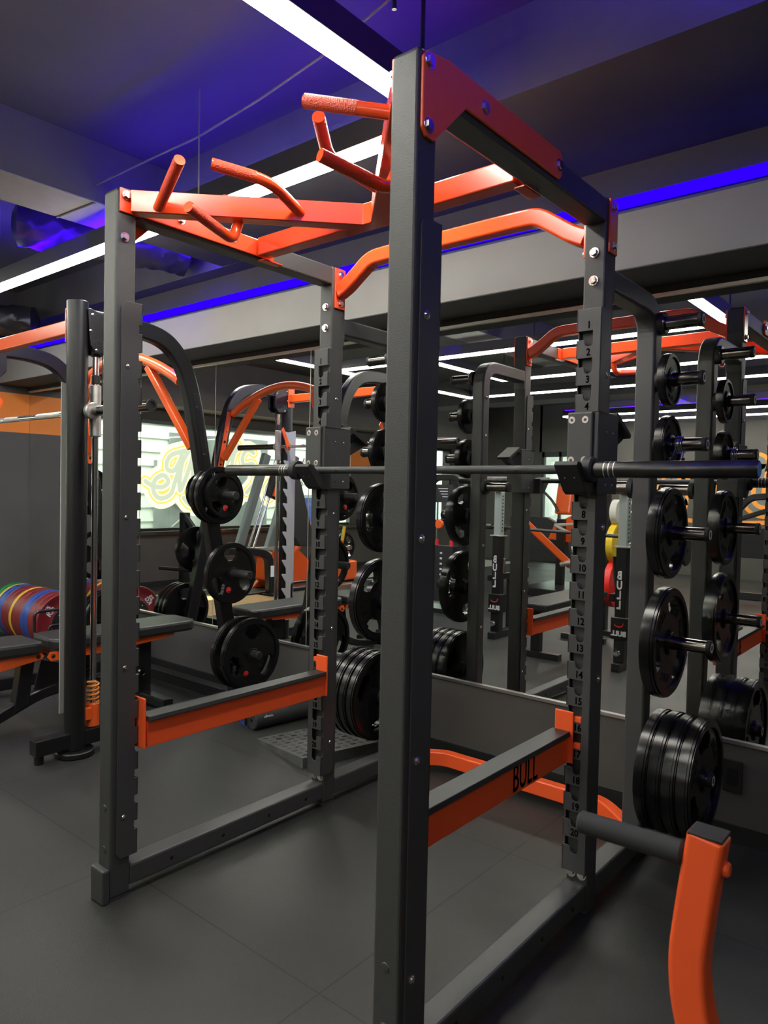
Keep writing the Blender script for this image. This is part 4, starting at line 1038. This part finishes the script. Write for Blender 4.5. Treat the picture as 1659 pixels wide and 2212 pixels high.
# ------------------------------------------------------------------ equipment farther back, seen in the mirrors
def bull_stand(x, y, label, ang):
    t = thing('rack_stand', label, 'squat stand', (x, y, 0))
    obj('inner_tube', MB().box((x-.034, y-.034, .95), (x+.034, y+.034, 1.35)), 'galv', t, .004)
    for k in range(11): dome('pin_hole', t, (x+.034, y, .99+.032*k), (1, 0, 0), .006, 'hole')
    po = obj('outer_tube', MB().box((x-.042, y-.042, .06), (x+.042, y+.042, .945)), 'black', t, .005)
    obj('top_collar', MB().box((x-.066, y-.050, .942), (x+.066, y+.050, .952)), 'steel', t, .001)
    text('lettering', 'B\nU\nL\nL', .088, (x-.008, y+.0425, .615), (-1, 0, 0), (0, 0, 1), 'white', po, .0006, .72, .0035, 'CENTER', .86)
    bk = obj('lower_bracket', MB().box((x-.066, y-.052, .24), (x+.066, y+.052, .41)), 'black', t, .006)
    text('lettering', 'BULL', .052, (x+.0, y+.0528, .285), (-1, 0, 0), (0, 0, 1), 'white', bk, .0006, 1.0, .003)
    obj('red_horn_mark', MB().tube(arc([(x+.035, y+.053, .37), (x+.03, y+.053, .345), (x, y+.053, .335), (x-.03, y+.053, .345), (x-.035, y+.053, .355)], .02), .004, 8), 'redp', bk)
    obj('bar_saddle', MB().prism([(y+.03, 1.35), (y+.10, 1.35), (y+.115, 1.41), (y+.10, 1.41), (y+.09, 1.372), (y-.03, 1.365), (y-.03, 1.35)], 'x', x-.03, x+.03), 'black', t, .003)
    obj('bar_hook', MB().prism([(y-.034, .985), (y-.10, .985), (y-.112, 1.04), (y-.10, 1.045), (y-.088, 1.005), (y-.034, 1.005)], 'x', x-.02, x+.02), 'black', t, .002)
    obj('saddle_label', MB().box((x-.02, y+.10, 1.372), (x+.02, y+.117, 1.40)), 'redp', t, .001)
    a = obj('spotter_arm', MB().box((x-.10, y-.62, .52), (x-.055, y+.02, .58)), 'black', t, .004)
    obj('arm_post', MB().box((x-.105, y-.40, .0), (x-.05, y-.34, .52)), 'black', t, .004)
    obj('lever', MB().tube([(x-.07, y-.05, .62), (x-.11, y-.10, .78), (x-.11, y-.10, .86)], .013, 12), 'black', t)
    obj('clamp_knob', MB().lathe((x+.0, y+.05, .14), (0, 1, 0), [(0, .012), (.02, .012), (.02, .026), (.04, .022), (.044, 0)], 20), 'chrome', t)
    obj('base_beam', MB().box((x-.035, y-.75, .0), (x+.035, y+.10, .062)), 'black', t, .004)
    obj('pull_arm', MB().box((x+.05, y-.01, .60), (x+.075, y+.01, .74)), 'chrome', t, .004)
    return t
bull_stand(-1.885, -.945, 'black squat stand lettered BULL down its post, nearer the window wall', 0)
bull_stand(-.562, -.570, 'black squat stand lettered BULL down its post, beside the coloured plates', 0)
t = thing('flat_bench', 'flat bench with grey pad between the two lettered squat stands', 'bench', (-1.22, -.9, 0))
obj('bench_pad', MB().box((-1.40, -1.55, .40), (-1.08, -.35, .46)), 'pad', t, .012)
for y in (-1.4, -.5): obj('bench_leg', MB().box((-1.28, y-.03, .05), (-1.20, y+.03, .40)), 'black', t, .003); obj('bench_foot', MB().box((-1.45, y-.03, 0), (-1.03, y+.03, .05)), 'black', t, .003)
b2 = thing('barbell', 'black barbell held across the two lettered squat stands', 'barbell', (-1.22, -.82, 1.0))
for a, b, r_, m in (((-2.35, -1.075), (-.47, -.545), .0142, 'shaft'), ((-2.35, -1.075), (-2.02, -.981), .025, 'sleeve')):
    obj('shaft' if r_ < .02 else 'sleeve', MB().cyl((a[0], a[1]-.065, 1.02), (b[0], b[1]-.065, 1.02), r_, 20), m, b2)
# coloured plates stored behind the right hand stand
XF = lambda v: (v[0]-.30, v[1]-.50, v[2])
tr = thing('plate_tree', 'black plate tree holding white, yellow and red plates behind the squat stand', 'plate rack', (-.95, -1.35, 0))
obj('tree_post', MB().box((-.99, -1.39, .04), (-.91, -1.31, 1.35)), 'black', tr, .004)
obj('tree_base', MB().box((-1.22, -1.42, 0), (-.68, -1.28, .045)), 'black', tr, .004)
for z in (.50, .88, 1.17): obj('tree_peg', MB().cyl((-.91, -1.35, z), (-.66, -1.35, z), .024, 20, .003), 'chrome', tr)
for z, R, m, l in ((1.18, .12, 'bwht', 'small white plate on the top peg of the plate tree'), (.88, .19, 'byel', 'yellow plate on the middle peg of the plate tree'), (.50, .225, 'bbri', 'bright red plate on the lowest peg of the plate tree')):
    t = thing('bumper_plate', l, 'weight plate', (-.83, -1.35, z))
    obj('rubber_disc', MB().lathe((-.870, -1.35, z), (1, 0, 0), [(0, .026), (0, R*.5), (.004, R*.53), (.004, R*.85), (0, R*.9), (.004, R), (.066, R), (.07, R*.9), (.066, R*.85), (.066, R*.53), (.07, R*.5), (.07, .026), (0, .026)], 48), m, t)
    text('lettering', '10' if m != 'bbri' else '25', .05, (-.7995-.30, -1.35-.50, z+R*.68), (0, 1, 0), (0, 0, 1), 'white', t, .0005)
XF = None
# inclined sled machine in front of the window
XF = far(1.151)
hs = thing('inclined_sled_machine', 'grey green inclined sled machine with black back pad below the window sign', 'exercise machine', (-4.45, -.35, 0))
for dy in (0, .42):
    for (y0, z0), (y1, z1) in (((.02-dy, .66), (-.36-dy, 1.70)),):
        obj('inclined_rail', MB().rtube([(-4.45, y0, z0), (-4.45, y1, z1)], .07, .09, up=(0, 1, 0)), 'greeng', hs, .004)
    for k in (.10, .17): obj('guide_rod', MB().cyl((-4.40, .02-dy-k, .68), (-4.40, -.36-dy-k, 1.68), .012, 12), 'chrome', hs)
obj('rail_crosspiece', MB().box((-4.49, -.50, .66), (-4.41, .06, .70)), 'steel', hs, .003)
obj('sled_plate', MB().obox((-4.38, -.50, 1.36), (1, 0, 0), (0, -.34, .94), (0, .94, .34), (.02, .16, .16)), 'blackm', hs, .004)
obj('orange_catch', MB().obox((-4.34, -.42, 1.33), (1, 0, 0), (0, -.34, .94), (0, .94, .34), (.012, .09, .03)), 'orange', hs, .004)
obj('back_pad', MB().prism([(-.46, 1.62), (-.62, 1.66), (-.92, .78), (-.86, .70), (-.70, .70), (-.62, .80)], 'x', -4.36, -4.26), 'pad', hs, .014)
obj('bent_frame_tube', MB().rtube(arc([(-4.40, .20, .68), (-4.40, -.16, .665), (-4.40, -.37, .62), (-4.40, -.40, .03)], .13, 8), .08, .08, up=(0, 0, 1)), 'blackt', hs, .004)
obj('frame_base', MB().cyl((-4.40, -.40, 0), (-4.40, -.40, .20), .09, 28, .004), 'blackt', hs)
obj('instruction_label', MB().box((-4.359, -.425, .38), (-4.357, -.365, .50)), 'white', hs)
obj('base_frame', MB().box((-4.5, -1.3, .0), (-4.44, .1, .21)), 'blackt', hs, .004)
XF = lambda v, f=far(1.29): (f(v)[0], f(v)[1]+1.2, f(v)[2])
lp = thing('leg_press', 'bright orange leg press with yellow handle beside the window wall', 'exercise machine', (-4.3, -1.5, 0))
obj('side_frame', MB().prism([(-.95, .10), (-1.15, .10), (-1.95, .10), (-2.0, .18), (-1.75, .55), (-1.50, .75), (-1.40, .72), (-1.30, .42), (-1.05, .38)], 'x', -4.30, -4.25), 'orange', lp, .006)
obj('seat_back', MB().prism([(-1.00, .66), (-.98, .40), (-1.10, .20), (-1.2, .25), (-1.08, .45), (-1.12, .68)], 'x', -4.25, -4.0), 'orange', lp, .02)
obj('seat_bolster', MB().cyl((-4.27, -1.02, .66), (-3.98, -1.02, .66), .05, 24, .01), 'orange', lp)
obj('carriage', MB().box((-4.30, -2.35, .30), (-4.05, -1.95, .52)), 'orange', lp, .02)
obj('handle', MB().tube(arc([(-4.05, -2.05, .52), (-4.05, -2.0, .62), (-4.05, -2.08, .70), (-4.05, -2.1, .80)], .05), .014, 12), 'orange', lp)
obj('handle_grip', MB().cyl((-4.05, -2.085, .76), (-4.05, -2.12, .92), .019, 14, .004), 'byel', lp)
for y in (-2.05, -2.45): obj('foam_roller', MB().cyl((-4.0, y, .22), (-4.0, y-.24, .22), .04, 20, .006), 'foam', lp)
obj('roller_rod', MB().cyl((-4.0, -1.9, .22), (-4.0, -2.8, .22), .022, 16), 'orange', lp)
obj('diagonal_bar', MB().rtube([(-4.2, -1.2, .15), (-4.2, -1.75, .95)], .05, .05), 'orange', lp, .003)
t = thing('weight_plate', 'x', 'weight plate'); bpy.data.objects.remove(t)
put(S17, (-4.12, -1.15, .30), 'black plate on the floor end of the orange leg press', roll=.3)
put(S21, (-4.12, -2.2, .68), 'big black plate loaded high on the orange leg press', roll=.7)
obj('weight_horn', MB().cyl((-4.25, -1.15, .30), (-4.02, -1.15, .30), .024, 16), 'chrome', lp)
obj('weight_horn', MB().cyl((-4.25, -2.2, .68), (-4.02, -2.2, .68), .024, 16), 'chrome', lp)
obj('horn_post', MB().box((-4.29, -2.24, .0), (-4.22, -2.16, .72)), 'orange', lp, .004)
obj('foot_beam', MB().box((-4.33, -2.6, .0), (-4.2, -.95, .10)), 'blackt', lp, .004)
XF = None
wd = struct('wooden_platform', MB().box((-5.60, -1.02, .002), (-4.52, .55, .020)), 'wood', .003)
wd['kind'] = 'structure'
# cable station
cs = thing('cable_station', 'black cable tower with red topped weight stack behind the storage post', 'exercise machine', (-3.1, -1.85, 0))
obj('tower_frame', MB().rtube(arc([(-3.30, -1.80, .05), (-3.30, -1.80, 1.50), (-2.85, -1.80, 1.50), (-2.85, -1.80, .05)], .15, 8), .07, .09, up=(0, 1, 0)), 'black', cs, .004)
for x in (-3.18, -2.98): obj('guide_rod', MB().cyl((x, -1.78, .1), (x, -1.78, 1.42), .012, 14), 'chrome', cs); obj('red_bumper', MB().cyl((x, -1.78, .74), (x, -1.78, .80), .022, 14), 'redp', cs)
obj('weight_stack', MB().box((-3.24, -1.84, .12), (-2.92, -1.72, .74)), 'blackm', cs, .004)
for k in range(9): obj('stack_number', MB().box((-3.09, -1.7195, .17+.06*k), (-3.06, -1.7185, .19+.06*k)), 'white', cs)
obj('instruction_plate', MB().box((-3.2, -1.755, 1.22), (-2.95, -1.745, 1.42)), 'blackm', cs)
for k in range(4): obj('plate_text_line', MB().box((-3.15+.02*k, -1.744, 1.37-.03*k), (-3.02, -1.743, 1.377-.03*k)), 'white', cs)
obj('swivel_pulley', MB().cyl((-3.08, -1.70, .98), (-3.08, -1.66, .98), .05, 22, .006), 'orange', cs)
obj('rubber_base', MB().box((-3.38, -1.95, 0), (-2.78, -1.65, .05)), 'black', cs, .004)
# yellow / orange bent handled machine near the corner
rm_ = thing('rowing_machine', 'orange padded lever machine with silver cross tubes near the glass door', 'exercise machine', (-2.8, -4.3, 0))
obj('main_lever', MB().rtube([(-3.10, -3.6, .98), (-2.60, -4.0, .40)], .14, .09), 'orange', rm_, .006)
obj('chest_pad', MB().obox((-3.0, -4.6, 1.25), (1, 0, 0), (0, -.2, 1), (0, 1, .2), (.12, .20, .06)), 'orange', rm_, .03)
obj('side_shield', MB().prism([(-3.2, .70), (-2.6, .65), (-2.45, 1.0), (-2.7, 1.12), (-3.1, .92)], 'y', -4.55, -4.50), 'orange', rm_, .008)
obj('black_shroud', MB().prism([(-3.9, .35), (-2.9, .35), (-3.0, .85), (-3.3, 1.0), (-3.9, 1.0)], 'y', -4.75, -4.65), 'blackm', rm_, .01)
for a, b in (((-2.9, -4.1, .92), (-2.2, -4.2, .98)), ((-2.9, -4.1, .92), (-2.4, -4.1, .70)), ((-2.6, -4.1, .94), (-2.45, -4.1, .72))): obj('silver_tube', MB().cyl(a, b, .022, 14), 'silver', rm_)
obj('lever_handle', MB().tube(arc([(-3.05, -4.5, 1.10), (-3.15, -4.5, 1.25), (-3.45, -4.45, 1.55)], .06), .018, 12), 'black', rm_)
obj('red_tip', MB().cyl((-3.40, -4.46, 1.50), (-3.46, -4.45, 1.56), .022, 12), 'redp', rm_)
obj('foot_roller', MB().cyl((-2.70, -3.9, .42), (-2.45, -3.9, .48), .035, 18, .004), 'steel', rm_)
obj('base_frame', MB().box((-3.2, -4.7, 0), (-2.5, -3.7, .10)), 'black', rm_, .01)
obj('seat_post', MB().box((-2.95, -4.35, .08), (-2.85, -4.25, 1.0)), 'black', rm_, .006)
# row of dark machines and boxes toward the lettered wall
mc = thing('chest_press', 'black plate loaded press under the painted lettering', 'exercise machine', (-1.0, -5.6, 0))
obj('base_frame', MB().box((-1.5, -5.7, 0), (-.3, -5.5, .10)), 'black', mc, .008)
obj('front_post', MB().rtube(arc([(-1.35, -5.6, .08), (-1.35, -5.6, .75), (-.85, -5.6, 1.35), (-.35, -5.6, 1.38)], .1, 6), .09, .10, up=(0, 1, 0)), 'blackt', mc, .005)
obj('warning_label', MB().box((-1.15, -5.49, .80), (-.92, -5.485, .90)), 'white', mc)
obj('label_band', MB().box((-1.15, -5.4855, .86), (-.92, -5.484, .90)), 'redp', mc)
obj('shroud', MB().box((-1.25, -5.55, .55), (-.60, -5.50, .95)), 'blackm', mc, .01)
obj('press_arm', MB().rtube([(-1.1, -5.5, 1.0), (-.4, -5.3, 1.25)], .06, .06), 'black', mc, .004)
pt = obj('loaded_plate', MB().lathe((-1.6, -5.4, .60), (1, 0, 0), [(0, .03), (0, .20), (.02, .215), (.04, .20), (.04, .03), (0, .03)], 40), 'rubber', mc)
for x, y, l in ((-.42, -1.33, 'small black box on the floor behind the squat stands, nearer the mirror'), (-.30, -2.6, 'small black box on the floor, farther from the mirror')):
    k = thing('step_block', l, 'step', (x, y, 0))
    obj('block', MB().box((x-.10, y-.09, 0), (x+.10, y+.09, .11)), 'black', k, .01); obj('grip_top', MB().box((x-.09, y-.08, .11), (x+.09, y+.08, .114)), 'rubber', k)
# cage cart with hanging bands by the window
XF = far(1.25)
cg = thing('wire_cage_cart', 'galvanised wire mesh cart by the window with bands hanging over it', 'cart', (-4.6, -2.9, 0))
fr = MB()
for a, b in (((-4.6, -2.6, .05), (-4.6, -2.6, 1.25)), ((-4.6, -3.4, .05), (-4.6, -3.4, 1.25)), ((-4.6, -2.6, 1.22), (-4.6, -3.4, 1.22)), ((-4.6, -2.6, .70), (-4.6, -3.4, .70)), ((-4.6, -2.6, .15), (-4.6, -3.4, .15))): fr.tube([a, b], .018, 10)
obj('tube_frame', fr, 'galv', cg)
ms = MB()
for k in range(-6, 14):
    y = -3.4+k*.062
    for s_ in (1, -1):
        y0_, y1_ = y, y+s_*.50
        ms.tube([(-4.6, max(-3.4, min(-2.6, y0_+(0 if s_ > 0 else .4))), .15), (-4.6, max(-3.4, min(-2.6, y1_+(0 if s_ > 0 else .4))), 1.22)], .0025, 6)
obj('wire_mesh', ms, 'galv', cg)
for y, m, l in ((-2.95, 'orange', 'orange resistance band hanging on the wire cart'), (-3.08, 'bgrn', 'green resistance band hanging on the wire cart'), (-2.84, 'blackm', 'black resistance band hanging on the wire cart'), (-2.72, 'redp', 'red resistance band hanging on the wire cart')):
    tag(obj('resistance_band', MB().sweep([(-4.56, y, .95), (-4.57, y, 1.22), (-4.60, y, 1.245), (-4.63, y, 1.22), (-4.64, y, .95)], [(-.035, -.003), (.035, -.003), (.035, .003), (-.035, .003)], smooth=False), m), l, 'band')
XF = None
vt_ = thing('t_bar_rower', 'dark grey bar attachment stand between the smith machine and the left wall', 'exercise machine', (-4.3, .6, 0))
obj('slanted_arm', MB().rtube([(-4.55, .60, 1.05), (-4.15, .35, .42)], .05, .05), 'blackt', vt_, .004)
obj('cross_bar', MB().cyl((-4.75, .75, .52), (-3.95, .35, .50), .020, 16), 'blackt', vt_)
obj('base_beam', MB().box((-4.8, .48, 0), (-4.0, .56, .07)), 'blackt', vt_, .004)
obj('rear_post', MB().box((-4.6, .55, .05), (-4.53, .63, 1.08)), 'blackt', vt_, .004)
